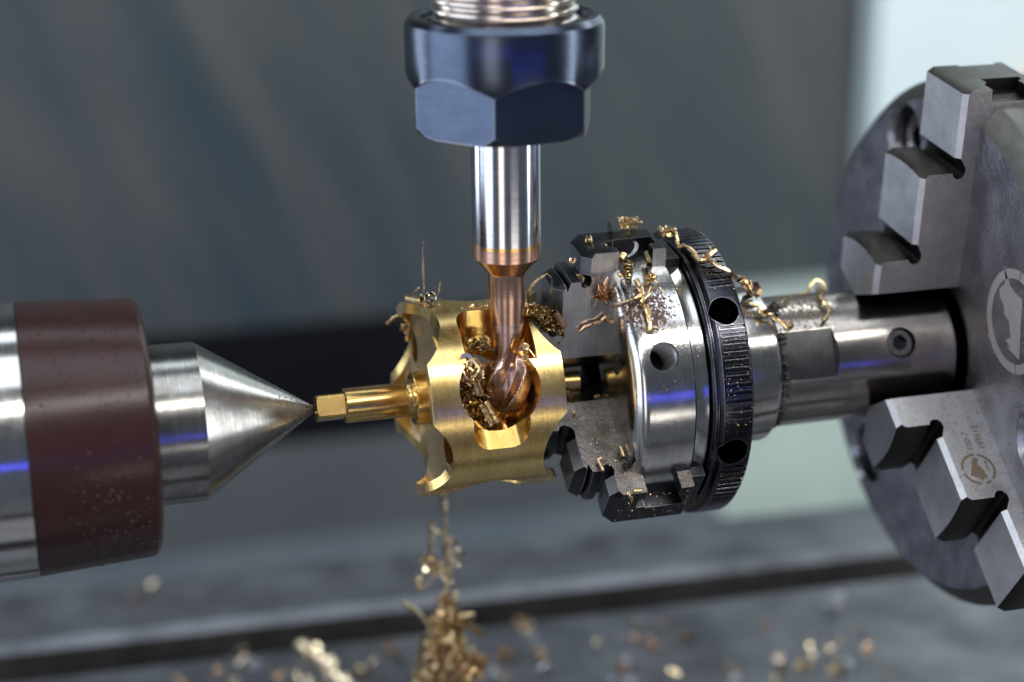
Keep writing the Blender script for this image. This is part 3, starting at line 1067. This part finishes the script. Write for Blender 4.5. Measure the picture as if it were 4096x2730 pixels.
def helix(c, ax, r, turns, pitch, n=10, r1=None, ph=0.0):
    ax = Vector(ax).normalized()
    a = ax.orthogonal().normalized()
    b = ax.cross(a)
    r1 = r if r1 is None else r1
    N = max(3, int(turns * n))
    out = []
    for k in range(N + 1):
        f = k / N
        t = ph + 2 * PI * turns * f
        q = r + (r1 - r) * f
        out.append(Vector(c) + a * (q * math.cos(t)) + b * (q * math.sin(t)) + ax * (pitch * turns * (f - 0.5)))
    return out


def dense(pts, step):
    pts = [Vector(p) for p in pts]
    # Catmull-Rom through the points
    out = [pts[0]]
    P = [pts[0]] + pts + [pts[-1]]
    for i in range(1, len(P) - 2):
        p0, p1, p2, p3 = P[i - 1], P[i], P[i + 1], P[i + 2]
        n = max(1, int((p2 - p1).length / step))
        for k in range(1, n + 1):
            t = k / n
            out.append(0.5 * ((2 * p1) + (p2 - p0) * t + (2 * p0 - 5 * p1 + 4 * p2 - p3) * t * t + (3 * p1 - p0 - 3 * p2 + p3) * t ** 3))
    return out


def chain(mb, pts, r, step=1.0, jit=0.15, hollow=True):
    """a string of rolled foil links, as broken spiral chips hang together."""
    P = dense(pts, step)
    for a, b in zip(P, P[1:]):
        d = (b - a)
        if d.length < 1e-3:
            continue
        q = r * rng.uniform(0.75, 1.2)
        roll(mb, a - d * 0.10 + rv(jit), b + d * 0.08 + rv(jit), q, q * rng.uniform(0.6, 1.0), rng.choice((6, 7, 8)), 0.1, hollow)
        if rng.random() < 0.35:
            roll(mb, a + rv(r), b + rv(r), q * 0.6, q * 0.45, 6, 0.08, False)


def crumb(mb, c, s):
    """one small random chip about s mm across."""
    c = Vector(c)
    t = rng.random()
    ax = rv()
    if ax.length < 0.1:
        ax = Vector((0, 0, 1))
    if t < 0.5:
        ribbon(mb, helix(c, ax, s * rng.uniform(0.25, 0.5), rng.uniform(0.6, 2.0), s * rng.uniform(0.15, 0.5), 8), s * rng.uniform(0.14, 0.34), 0.06)
    elif t < 0.8:
        d = ax.normalized() * s * 0.5
        q = s * rng.uniform(0.10, 0.19)
        roll(mb, c - d, c + d, q, q * 0.8, 7, 0.07)
    else:
        ribbon(mb, [c + rv(s * 0.6) for _ in range(5)], s * 0.24, 0.06)


def heap(mb, c, rad3, n, s0, s1):
    for _ in range(int(n * 1.3)):
        while True:
            q = rv()
            if q.length < 1:
                break
        crumb(mb, Vector(c) + Vector((q.x * rad3[0], q.y * rad3[1], q.z * rad3[2])), rng.uniform(s0, s1))


CHIPG = 'brass chips lying on the chucks'


def chip(name, label, mb, mat=None, cat='metal chip', group=CHIPG, kind=None, ang=12):
    return solo(name, label, cat, mb, mat or chip_mat, group=group, kind=kind, ang=ang)


# long chain over the knurled ring
CHAIN = [(28.9, -0.6, 26.8), (30.1, -0.5, 26.9), (30.7, -1.8, 26.8), (30.2, -3.9, 26.6), (29.6, -6.5, 25.9), (30.4, -7.0, 26.0), (31.0, -8.4, 25.7), (31.4, -10.1, 25.0), (31.8, -11.4, 24.4), (33.0, -11.5, 24.4), (33.9, -12.1, 24.1), (34.5, -13.2, 23.5), (35.3, -13.9, 23.1), (36.1, -14.6, 22.7), (37.6, -13.5, 21.4), (39.4, -12.5, 20.8), (39.1, -11.6, 20.0), (40.2, -10.7, 19.1), (41.6, -9.8, 18.0), (42.7, -8.8, 16.2), (41.9, -7.9, 15.6), (41.9, -7.1, 14.6), (43.4, -6.9, 13.9), (44.8, -7.2, 13.6), (44.8, -8.5, 12.8), (45.7, -9.2, 12.3), (46.8, -9.1, 12.3), (47.6, -9.9, 11.4), (48.8, -11.0, 10.2)]
mb = MB()
chain(mb, CHAIN, 0.42, 1.3, 0.13)
for p in ((33.2, -11.8, 24.9), (34.2, -11.2, 25.4), (41.3, -9.5, 18.6), (42.5, -8.5, 17.4), (45.5, -8.9, 12.9)):
    d = rv()
    d = d.normalized() * 0.8
    roll(mb, Vector(p) - d, Vector(p) + d, 0.55, 0.5, 9, 0.1)
ribbon(mb, helix((33.0, -11.0, 25.9), (0.2, -1, 0.3), 1.1, 0.6, 0.2, 12), 0.25, 0.07)
ribbon(mb, helix((42.5, -9.0, 17.6), (1, -0.4, 0.3), 1.3, 1.4, 0.5, 12), 0.7, 0.08)
chip('chip_chain', 'long golden chain of rolled brass chips draped over the black knurled ring', mb)
mb = MB()
heap(mb, (29.6, -1.0, 27.0), (1.4, 1.0, 0.8), 14, 0.8, 1.6)
chip('chip_tuft', 'small tuft of brass curls at the upper start of the long chip chain', mb)

# cross-shaped cluster on the chuck body
CR = [[(14.5, -16.1, 19.0), (16.5, -15.8, 19.2), (18.1, -15.4, 19.6), (19.7, -14.6, 20.1)],
      [(19.8, -11.8, 21.9), (19.9, -13.4, 21.0), (20.0, -14.8, 20.0), (19.3, -16.3, 18.8)],
      [(21.6, -13.5, 20.9), (20.7, -14.8, 20.0), (19.2, -16.0, 19.1)],
      [(19.9, -16.5, 18.6), (19.9, -18.0, 17.2), (19.7, -19.6, 15.3), (20.6, -19.6, 15.4)]]
mb = MB()
for c in CR:
    chain(mb, c, 0.36, 0.9, 0.14)
    chain(mb, [Vector(p) + Vector((0.3, -0.2, 0.2)) for p in c], 0.3, 1.2, 0.2)
chip('chip_cluster', 'cross-shaped cluster of golden chips on the rusty patch of the small chuck', mb)
mb = MB()
for k in range(5):
    ribbon(mb, helix((22.6, -12.0, 22.3) , rv() + Vector((0, 0, 0.3)), rng.uniform(0.6, 1.1), 1.5, 0.5, 10), 0.4, 0.07)
for k in range(12):
    crumb(mb, Vector((22.6, -12.0, 22.3)) + rv(0.8), 0.8)
ribbon(mb, dense([(22.6, -12.2, 22.2), (23.3, -13.3, 21.6), (23.4, -14.2, 21.0), (24.1, -15.1, 20.2)], 0.3), 0.28, 0.08)
chip('curly_chip', 'pale curly chip with a thin tail lying above the rusty patch', mb)
mb = MB()
for k in range(4):
    p = Vector((19.5, -8.3, 24.0)).lerp(Vector((18.8, -11.2, 22.8)), k / 3)
    ribbon(mb, helix(p, (0.3, 0.6, 0.8), 0.85 - 0.1 * k, 2.2, 0.25, 11), 0.5, 0.08)
chip('coiled_chip', 'dark oily coiled chip standing on top of the small chuck body', mb, chip_dark)
# crumpled copper-coloured chip
mb = MB()
cc = Vector((14.7, -8.6, 19.4))
for k in range(7):
    ribbon(mb, [cc + rv(1.3) for _ in range(5)], 0.8, 0.08)
ribbon(mb, helix(cc, (1, -0.5, 0.3), 1.5, 1.2, 0.4, 10), 0.5, 0.08)
chain(mb, [cc + Vector((0, 0, -0.6)), (14.0, -8.4, 17.4), (13.6, -8.3, 16.2)], 0.25, 0.6, 0.1)
chain(mb, [cc + Vector((0.8, 0, -0.3)), (15.4, -8.5, 17.6), (16.5, -8.3, 16.2), (17.5, -8.5, 15.6)], 0.2, 0.7, 0.05)
roll(mb, (15.2, -8.6, 20.6), (15.9, -8.8, 22.0), 0.35, 0.3)
chip('crumpled_chip', 'reddish crumpled chip lying where the upper jaw meets the chuck body', mb, chip_copper)
mb = MB()
chain(mb, [(11.3, -7.0, 12.0), (12.1, -7.1, 12.7), (13.5, -7.2, 13.2), (14.6, -7.2, 13.3), (15.5, -7.2, 13.9), (16.5, -7.4, 14.7)], 0.33, 0.8, 0.08)
roll(mb, (15.8, -7.4, 14.2), (16.9, -7.5, 14.9), 0.5, 0.55)
chip('twisted_chip', 'twisted brown chip sticking to the brushed side of the upper jaw', mb, chip_copper)
mb = MB()
ribbon(mb, helix((11.6, -4.9, 20.9), (-0.2, -1, 0.1), 0.25, 2.6, 0.12, 14, 0.95), 0.5, 0.07, (0, -1, 0))
for p in ((12.7, -4.9, 21.0), (13.4, -4.8, 21.3), (13.7, -4.7, 21.2)):
    ribbon(mb, helix(p, (1, 0, 0), 0.35, 1.6, 0.3, 9), 0.25, 0.06)
chip('spiral_chip', 'flat spiral chip in the relief groove between two steps of the upper jaw', mb)
mb = MB()
ribbon(mb, dense([(22.5, -1.6, 26.4), (22.9, -3.0, 26.0), (22.4, -4.6, 25.6), (21.2, -6.2, 25.1), (19.8, -7.2, 24.9)], 0.4), 0.7, 0.08, (0, -0.5, 1))
chip('hook_chip', 'grey hook-shaped strip inside the open slot of the upper jaw', mb, chip_pale)
mb = MB()
roll(mb, (18.6, -7.6, 24.6), (19.4, -7.0, 25.3), 0.75, 0.7, 9, 0.12)
heap(mb, (19.0, -7.3, 25.0), (0.6, 0.5, 0.5), 6, 0.6, 1.0)
chip('rolled_chip', 'knobbly golden chip at the lower end of the grey hook strip', mb)
mb = MB()
roll(mb, (23.7, -6.4, 25.0), (22.7, -10.7, 24.2), 0.5, 0.6, 9)
ribbon(mb, dense([(23.2, -6.8, 25.4), (22.9, -8.6, 25.2), (22.6, -10.3, 24.7)], 0.4), 0.5, 0.07)
chip('rolled_chip', 'straight golden roll leaning against the right lug of the upper jaw', mb)
mb = MB()
heap(mb, (22.8, 2.6, 28.2), (1.5, 1.0, 0.9), 22, 0.9, 1.8)
heap(mb, (24.9, 3.2, 28.1), (1.0, 0.8, 0.7), 10, 0.8, 1.4)
chip('chip_tuft', 'pale blurred tuft of chips standing on the far top edge of the upper jaw', mb)
mb = MB()
heap(mb, (19.6, 1.6, 27.9), (0.6, 0.5, 0.7), 8, 0.5, 1.0)
chip('dark_chip', 'tiny black chip on the top edge of the upper jaw', mb, grime)
for c, s, lb in (((14.2, -2.9, 27.3), 1.6, 'forked orange chip on the upper left of the upper jaw end face'), ((15.9, -6.1, 27.3), 1.3, 'short golden flake with a shadow on the upper jaw end face'),
                 ((16.4, -6.9, 25.0), 1.2, 'short golden roll on the brushed side just below the jaw end'), ((17.6, -9.8, 22.6), 1.1, 'small yellow chip left of the dark coiled chip'),
                 ((10.6, -4.9, 24.5), 1.6, 'pale curl behind the left face of the upper jaw')):
    mb = MB()
    crumb(mb, c, s)
    crumb(mb, Vector(c) + Vector((0.3, 0, -0.4)), s * 0.8)
    chip('small_chip', lb, mb)
# heap between the workpiece and the upper jaw
mb = MB()
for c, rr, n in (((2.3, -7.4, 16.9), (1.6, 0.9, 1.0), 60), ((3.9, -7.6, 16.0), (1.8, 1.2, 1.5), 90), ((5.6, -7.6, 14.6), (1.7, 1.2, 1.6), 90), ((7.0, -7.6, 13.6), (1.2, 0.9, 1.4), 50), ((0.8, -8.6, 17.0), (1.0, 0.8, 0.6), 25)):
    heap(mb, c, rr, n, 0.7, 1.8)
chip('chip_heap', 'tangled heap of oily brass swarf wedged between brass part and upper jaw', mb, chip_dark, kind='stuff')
mb = MB()
roll(mb, (6.1, -8.8, 16.6), (8.0, -8.4, 13.6), 0.55, 0.65, 9)
chip('rolled_chip', 'bent copper-coloured roll on the right side of the swarf heap', mb, chip_copper)
mb = MB()
ribbon(mb, dense([(7.2, -8.0, 13.0), (8.0, -8.2, 12.0), (7.4, -8.4, 11.2), (6.8, -8.2, 10.4), (6.6, -8.2, 9.6)], 0.3), 0.4, 0.08, None, 0.3)
chip('small_chip', 'small hooked chip hanging below the swarf heap beside the jaw', mb, chip_copper)
mb = MB()
ribbon(mb, dense([(2.6, -4.0, 17.8), (2.9, -4.2, 19.6), (4.2, -4.3, 21.2), (6.2, -4.2, 22.2)], 0.4), 0.5, 0.07, (0, -1, 0))
ribbon(mb, dense([(6.2, -4.2, 22.2), (7.0, -4.2, 21.0), (6.6, -4.4, 19.0), (6.8, -4.4, 17.8)], 0.4), 1.0, 0.07, (1, 0, 0))
chip('loop_chip', 'thin looped strip arching from the brass part up to the jaw tip', mb, chip_mat)

# on the workpiece
mb = MB()
roll(mb, (-17.8, 1.6, 18.4), (-15.6, -0.6, 18.3), 0.55, 0.65, 12)
chip('rolled_chip', 'smooth open roll lying on the top left tooth of the brass part', mb)
mb = MB()
ribbon(mb, helix((-14.0, -0.5, 18.5), (0.2, -1, 0.2), 0.3, 2.2, 0.15, 14, 1.05), 0.9, 0.08, (0, 0, 1))
chip('spiral_chip', 'tight silvery spiral on top of the brass part near its left edge', mb, steel_collar)
mb = MB()
heap(mb, (-15.4, 0.5, 18.6), (0.8, 0.7, 0.4), 6, 0.6, 1.1)
ribbon(mb, dense([(-16.5, -0.5, 18.1), (-15.6, -0.8, 18.2), (-14.4, -0.9, 18.2)], 0.3), 0.35, 0.07, (0, 0, 1))
chip('small_chip', 'scrap of chips between the open roll and the silvery spiral', mb)
mb = MB()
ribbon(mb, dense([(-14.5, 3.0, 17.8), (-14.3, 3.2, 19.5), (-14.3, 3.6, 24.3), (-14.0, 4.0, 27.6)], 0.5), 0.42, 0.2, (0, -1, 0))
chip('hair_chip', 'pale straight hair-like chip standing up above the left end of the brass part', mb)
mb = MB()
ribbon(mb, dense([(-16.9, 3.0, 17.9), (-16.0, 3.4, 18.7), (-15.0, 4, 19.2)], 0.3), 0.2, 0.1)
ribbon(mb, dense([(-12.4, 1.6, 17.9), (-11.7, 2.6, 18.9), (-11.3, 3.4, 20.0)], 0.3), 0.4, 0.15)
chip('hair_chip', 'two short blurred whiskers on either side of the standing hair chip', mb)
mb = MB()
LC = [(-19.0, 13.0, 10.1), (-18.0, 13.0, 10.9), (-16.6, 13.0, 11.6), (-15.6, 13.0, 10.9), (-14.9, 13.0, 9.5), (-15.2, 13.0, 8.2), (-15.6, 13.0, 6.4)]
chain(mb, LC, 0.42, 0.8, 0.1)
heap(mb, (-15.9, 13, 8.9), (0.8, 0.5, 0.8), 8, 0.6, 1.1)
chip('curly_chip', 'blurred curl hanging over the far left rim of the brass part', mb)
# inside the window
mb = MB()
bc_ = Vector((-10.1, -13.3, 8.7))
for k in range(16):
    ax = rv()
    ribbon(mb, helix(bc_ + rv(0.3), ax, rng.uniform(1.6, 2.2), 0.8, 0.3, 14), rng.uniform(0.3, 0.6), 0.08)
heap(mb, bc_, (2.0, 1.6, 2.0), 90, 0.7, 1.4)
roll(mb, (-9.4, -13.2, 7.2), (-8.8, -13.4, 4.6), 0.6, 0.7, 9)
chip('chip_ball', 'round ball of curled chips at the left edge of the front window', mb)
mb = MB()
ribbon(mb, helix((-11.2, -13.6, 10.9), (0.2, -1, 0.2), 1.1, 0.55, 0.1, 14, 1.1, 1.2), 0.7, 0.08, (0, -1, 0))
chip('ring_chip', 'pale blue-white bent strip at the upper left of the chip ball', mb, chip_pale)
mb = MB()
for c, rr, n in (((-10.2, -9.0, 4.4), (1.8, 2.0, 2.4), 130), ((-8.6, -9.0, 1.5), (2.6, 2.2, 2.6), 190), ((-8.2, -9.6, -1.4), (2.6, 2.0, 1.5), 110), ((-5.8, -9.6, -2.6), (2.8, 2.2, 1.0), 80)):
    heap(mb, c, rr, n, 0.7, 1.8)
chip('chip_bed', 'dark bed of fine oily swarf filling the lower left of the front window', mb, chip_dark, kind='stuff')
mb = MB()
heap(mb, (-7.4, -8.4, 11.6), (2.2, 1.2, 0.9), 70, 0.6, 1.5)
ribbon(mb, dense([(-10.2, -10.0, 11.2), (-8.1, -10.5, 11.8), (-6.6, -11.0, 12.6), (-6.4, -11.0, 13.6), (-7.0, -11.0, 14.2)], 0.3), 0.5, 0.08)
chip('chip_heap', 'small swarf heap on the ledge between bright trough and front window', mb, chip_dark, kind='stuff')
mb = MB()
roll(mb, (-7.9, -12.4, 2.6), (-6.2, -13.8, -0.9), 1.05, 1.3, 14, 0.1)
chip('rolled_chip', 'wide open golden tube pointing at the viewer at the bottom of the window', mb, chip_dark)
mb = MB()
heap(mb, (-0.7, -14.2, 12.2), (0.5, 0.6, 1.0), 14, 0.5, 1.1)
heap(mb, (-0.9, -14.6, 10.8), (0.4, 0.4, 0.7), 8, 0.5, 0.9)
ribbon(mb, dense([(-0.2, -14.4, 12.2), (0.5, -15.2, 11.2), (0.9, -15.6, 10.6)], 0.3), 0.15, 0.1)
chip('chip_tuft', 'small tuft of chips at the upper right rim of the front window', mb)
mb = MB()
heap(mb, (-6.6, -3.4, 16.6), (2.6, 1.0, 0.6), 40, 0.6, 1.4)
chip('chip_crust', 'crust of chips along the top edge of the bright trough', mb)
mb = MB()
ribbon(mb, helix((-4.6, -12.6, -2.2), (1, -0.4, 0.6), 0.9, 1.0, 0.3, 8), 1.2, 0.08)
ribbon(mb, helix((-8.6, -13.0, -1.6), (0, -0.6, 0.8), 1.0, 0.8, 0.3, 8), 0.5, 0.08)
ribbon(mb, dense([(-9.6, -13.4, -0.2), (-8.0, -14.0, -2.2), (-6.6, -14.2, -3.0)], 0.4), 0.5, 0.08)
chip('curly_chip', 'folded chip beside the open tube at the bottom of the window', mb)

# arbor
mb = MB()
ribbon(mb, dense([(55.4, -0.5, 12.9), (57.9, 0.1, 13.0), (58.6, 1.0, 13.6), (60.3, 1.6, 14.6), (61.6, 0.6, 13.6), (60.6, -0.6, 13.0)], 0.4), 0.5, 0.1)
chain(mb, [(60.4, -0.6, 13.0), (59.0, -2.6, 12.7), (59.1, -5.6, 11.6), (58.8, -7.0, 10.9), (57.3, -8.4, 9.9)], 0.38, 0.9, 0.15)
heap(mb, (60.0, -0.2, 13.4), (0.9, 0.8, 0.7), 8, 0.7, 1.3)
chip('loop_chip', 'looping golden chip lying over the top of the steel arbor', mb)
for c, s, lb in (((52.2, -2.4, 12.6), 1.3, 'single round chip on the rusty top of the arbor'), ((50.4, -8.4, 9.6), 1.8, 'yellow chips at the upper left corner of the milled flat')):
    mb = MB()
    heap(mb, c, (0.7, 0.5, 0.5), 5, s * 0.6, s)
    chip('small_chip', lb, mb)
mb = MB()
for k in range(5):
    ribbon(mb, helix((44.9, -3.8, 15.8) + Vector((0, 0, 0)) if False else Vector((44.9, -3.8, 15.8)) + rv(0.6), rv(), 1.0, 0.8, 0.4, 8), 1.4, 0.08)
chip('folded_chip', 'wide pinkish folded strip on top of the steel collar', mb, chip_copper)
mb = MB()
heap(mb, (48.9, -5.5, 12.4), (1.0, 1.6, 1.0), 24, 0.6, 1.2)
chip('grimy_chip', 'dark grimy chips in the corner between collar and arbor', mb, grime)

# lower jaw
P1 = jaw_pt(-37, 11.2, 5.1, 18.6)
mb = MB()
chain(mb, [(11.3, -18.8, -7.3), (10.8, -19.4, -7.7), (11.0, -20.1, -8.2), (11.2, -21.0, -8.9)], 0.3, 0.45, 0.06)
chip('twisted_chip', 'ridged twisted chip on the oily side of the lower jaw near its step', mb, chip_copper)
mb = MB()
chain(mb, [(11.9, -15.1, -4.7), (11.4, -16.4, -5.7)], 0.13, 0.35, 0.04)
chip('twisted_chip', 'thin short twisted thread on the middle of the oily lower jaw', mb)
mb = MB()
roll(mb, (15.1, -18.0, -6.1), (15.2, -19.7, -7.4), 0.38, 0.42, 9)
chip('rolled_chip', 'ribbed golden roll in the corner of lower jaw and chuck face', mb)
mb = MB()
heap(mb, (15.6, -20.7, -8.1), (0.7, 0.7, 0.8), 16, 0.5, 1.1)
chip('dark_chip', 'glossy black clump below the golden roll on the lower jaw', mb, grime)
mb = MB()
for p in ((14.1, -25.7, -11.5), (15.2, -25.7, -11.5), (14.8, -25.1, -12.5), (15.3, -24.2, -13.6)):
    crumb(mb, p, 1.1)
roll(mb, (14.9, -25.8, -11.3), (16.3, -25.8, -11.3), 0.3)
chip('small_chip', 'star-shaped yellow chips on the outer edge of the lower jaw', mb)
mb = MB()
for c, n in (((10.2, -3.4, -1.0), 16), ((11.2, -3.4, -2.2), 14)):
    heap(mb, c, (0.8, 0.7, 0.6), n, 0.6, 1.2)
chip('chip_tuft', 'brown tuft of chips under the brass stub in the chuck throat', mb, chip_dark)
mb = MB()
heap(mb, (15.2, -6.0, -1.2), (0.7, 0.5, 0.4), 5, 0.6, 1.0)
chip('small_chip', 'two golden crumbs on the inner end of the lower jaw', mb)
mb = MB()
for p in ((9.0, -11.2, -1.9), (9.4, -11.4, -2.1), (8.9, -10.9, -1.3)):
    crumb(mb, p, 0.8)
chip('small_chip', 'tiny golden beads on the lower jaw close to the brass rim', mb)
mb = MB()
for k in range(7):
    a = 20 - k * 4.0
    crumb(mb, Vector((22.6 - k * 0.28, 0, 0)) + rad(20.5) * (21.9 + 0.05 * k) + tan_(20.5) * (-0.6 + 0.1 * k), 0.8)
chip('small_chip', 'golden crumbs at the mouth of the round hole in the chuck body', mb)
# fine dust of crumbs stuck to the oily surfaces
mb = MB()
for _ in range(150):
    az = rng.uniform(-30, 75)
    x = rng.uniform(31.5, 36.3)
    if any(abs(az - h) < 8.5 for h in (42, -14.3)):
        continue
    crumb(mb, Vector((x, 0, 0)) + rad(az) * 26.15, rng.uniform(0.12, 0.3))
for _ in range(110):
    az = rng.uniform(5, 80)
    x = rng.uniform(17.5, 29)
    if abs(az - 27) < 8 and abs(x - 21.8) < 3.2:
        continue
    crumb(mb, Vector((x, 0, 0)) + rad(az) * (24.08 if x < 27 else 23.4), rng.uniform(0.12, 0.3))
for _ in range(170):
    crumb(mb, jaw_pt(-37, rng.uniform(9.3, 15.4), 4.82, rng.uniform(8, 21)), rng.uniform(0.1, 0.28))
for _ in range(60):
    crumb(mb, jaw_pt(-37, rng.uniform(13.6, 26.5), rng.uniform(-4, 4), 26.95), rng.uniform(0.12, 0.3))
chip('chip_dust', 'fine golden dust sticking to the small chuck and its jaws', mb, chip_mat, kind='stuff')

# hanging string of swarf and the mound under it
mb = MB()


def beads(pts, r, step):
    P = dense(pts, step)
    for a, b in zip(P, P[1:]):
        q = r * rng.uniform(0.7, 1.15)
        d = (b - a) * 0.36
        m_ = (a + b) / 2
        roll(mb, m_ - d + rv(0.12), m_ + d + rv(0.12), q, q * 0.8, 8, 0.12)
        ribbon(mb, [a, m_ + rv(0.2), b], r * 0.35, 0.1)


beads([(-5.7, 28, -12), (-5.8, 29, -22), (-5.6, 30, -32.4), (-5.2, 30, -36), (-5.1, 30, -40), (-5.0, 30, -42.5), (-4.6, 30, -47), (-4.9, 30, -53)], 0.8, 2.3)
beads([(-7.9, 30, -37.8), (-8.0, 30, -44.8), (-8.3, 30, -46)], 0.85, 1.9)
beads([(-7.7, 30, -39.8), (-4.8, 30, -41.2), (-2.4, 30, -43.5)], 0.6, 1.5)
beads([(-10.6, 30, -45), (-8.4, 30, -46.4), (-6, 30, -48), (-10.0, 30, -51.0)], 0.7, 1.6)
for c, rr, n in (((-3.4, 30, -45.5), (1.9, 1.6, 3.4), 12), ((-7.8, 30, -47.4), (2.6, 1.4, 2.0), 12), ((-4.8, 30, -51), (1.3, 1.2, 3.4), 10), ((-9.6, 30, -50.6), (1.4, 1, 1.2), 6)):
    heap(mb, c, rr, n, 1.0, 2.4)
chip('swarf_string', 'blurred string of linked brass chips hanging down behind the brass part', mb, chip_glint, group=None)
mb = MB()
for c, rr, n in (((-4.6, 31, -57), (1.8, 1.4, 4.0), 44), ((-4.6, 32, -63), (3.8, 2.6, 4.2), 110), ((-4.8, 33, -69), (4.8, 3.6, 5.0), 170), ((-4.6, 34, -75), (7.0, 5.0, 5.0), 260), ((1.5, 33, -73), (2.5, 2.2, 3), 50), ((-4.6, 34, -84), (9, 8, 7), 260), ((-4.6, 34, -94), (14, 12, 6), 420)):
    heap(mb, c, rr, n, 1.1, 2.6)
ribbon(mb, dense([(-13.9, 32, -55.6), (-11.4, 32, -57.6), (-9.2, 32, -60.4), (-7.4, 32, -64.8)], 0.8), 1.5, 0.5)
ribbon(mb, dense([(-9.6, 32, -64), (-10.4, 32, -68), (-11.0, 32, -73)], 0.8), 1.2, 0.4)
chain(mb, [(-3.4, 32, -61.5), (-0.4, 32, -62.4), (2.8, 32, -65.6)], 0.8, 1.8, 0.3)
chain(mb, [(-2.0, 32, -60.8), (0.6, 32, -60.4)], 0.9, 1.4, 0.3)
chip('swarf_mound', 'tall blurred mound of brass swarf rising from the machine table', mb, chip_mat, group=None, kind='stuff')

# chips scattered over the table
TB = [(-40.0, 102.9), (-38.6, 97.9), (-36.0, 94.9), (-32.3, 88.2), (-20.4, 85.8), (-54.6, 93.8), (-45.8, 94.5), (-9.2, 89.1), (30.6, 96.0), (29.1, 99.0), (43.9, 81.3), (55.3, 83.8), (62.5, 86.5), (59.9, 77.7), (56.9, 77.4), (87.1, 79.1), (93.6, 67.6), (92.8, 63.2), (82.9, 63.9), (70.5, 60.9), (69.9, 56.6), (78.3, 53.1), (95.0, 53.5), (56.1, 63.0), (48.0, 70.9), (106.7, 61.4), (-4.3, 94.6), (-56.7, 146.0), (-62.4, 138.9)]
for _ in range(52):
    TB.append((rng.uniform(-50, 115), rng.uniform(46, 92)))
for x, y in TB:
    mb = MB()
    c = Vector((x, y, ZT + 1.0))
    for _ in range(rng.choice((2, 3, 4, 6))):
        crumb(mb, c + Vector((rng.uniform(-1, 1), rng.uniform(-1, 1), rng.uniform(-0.4, 0.9))), rng.uniform(1.4, 3.2))
    mt, word = rng.choice(((chip_glint, 'golden'), (chip_glint, 'golden'), (chip_copper, 'reddish'), (chip_pale, 'silvery')))
    where = 'behind the slot' if y > 120 else 'left of swarf mound' if x < -12 else 'right of swarf mound' if x < 20 else 'below small chuck' if x < 45 else 'below knurled ring' if x < 65 else 'toward lower right' if x < 88 else 'at far right'
    depth = 'far back' if y > 95 else 'close to slot' if y > 84 else 'mid strip' if y > 68 else 'near lower picture edge'
    size = 'tight' if len(mb.v) < 150 else 'spread'
    chip('table_chip', 'blurred %s %s chip on the table, %s, %s' % (word, size, depth, where), mb, mt, group='loose chips on the table')
mb = MB()
chain(mb, [(-25.0, 101, ZT + 2), (-21.7, 95.5, ZT + 2.2), (-19.3, 85.7, ZT + 2), (-16.5, 76, ZT + 2)], 1.3, 2.0, 0.5)
for k in range(16):
    p = Vector((-25, 101, ZT + 2)).lerp(Vector((-16.5, 76, ZT + 2)), k / 15)
    crumb(mb, p + rv(0.9), 2.2)
chip('chip_chain', 'blurred straight string of chips lying on the table at the lower left', mb, chip_glint, group=None)
mb = MB()
ribbon(mb, dense([(-5.0, 99, ZT + 3), (-3.9, 92, ZT + 1.2), (-3.0, 86, ZT + 0.6)], 1.0), 1.0, 0.3)
chip('strip_chip', 'short brown strip lying on the table left of the swarf mound', mb, chip_dark, group=None)
print('tris', sum(len(p.vertices) - 2 for o in sc.objects if o.type == 'MESH' for p in o.data.polygons))
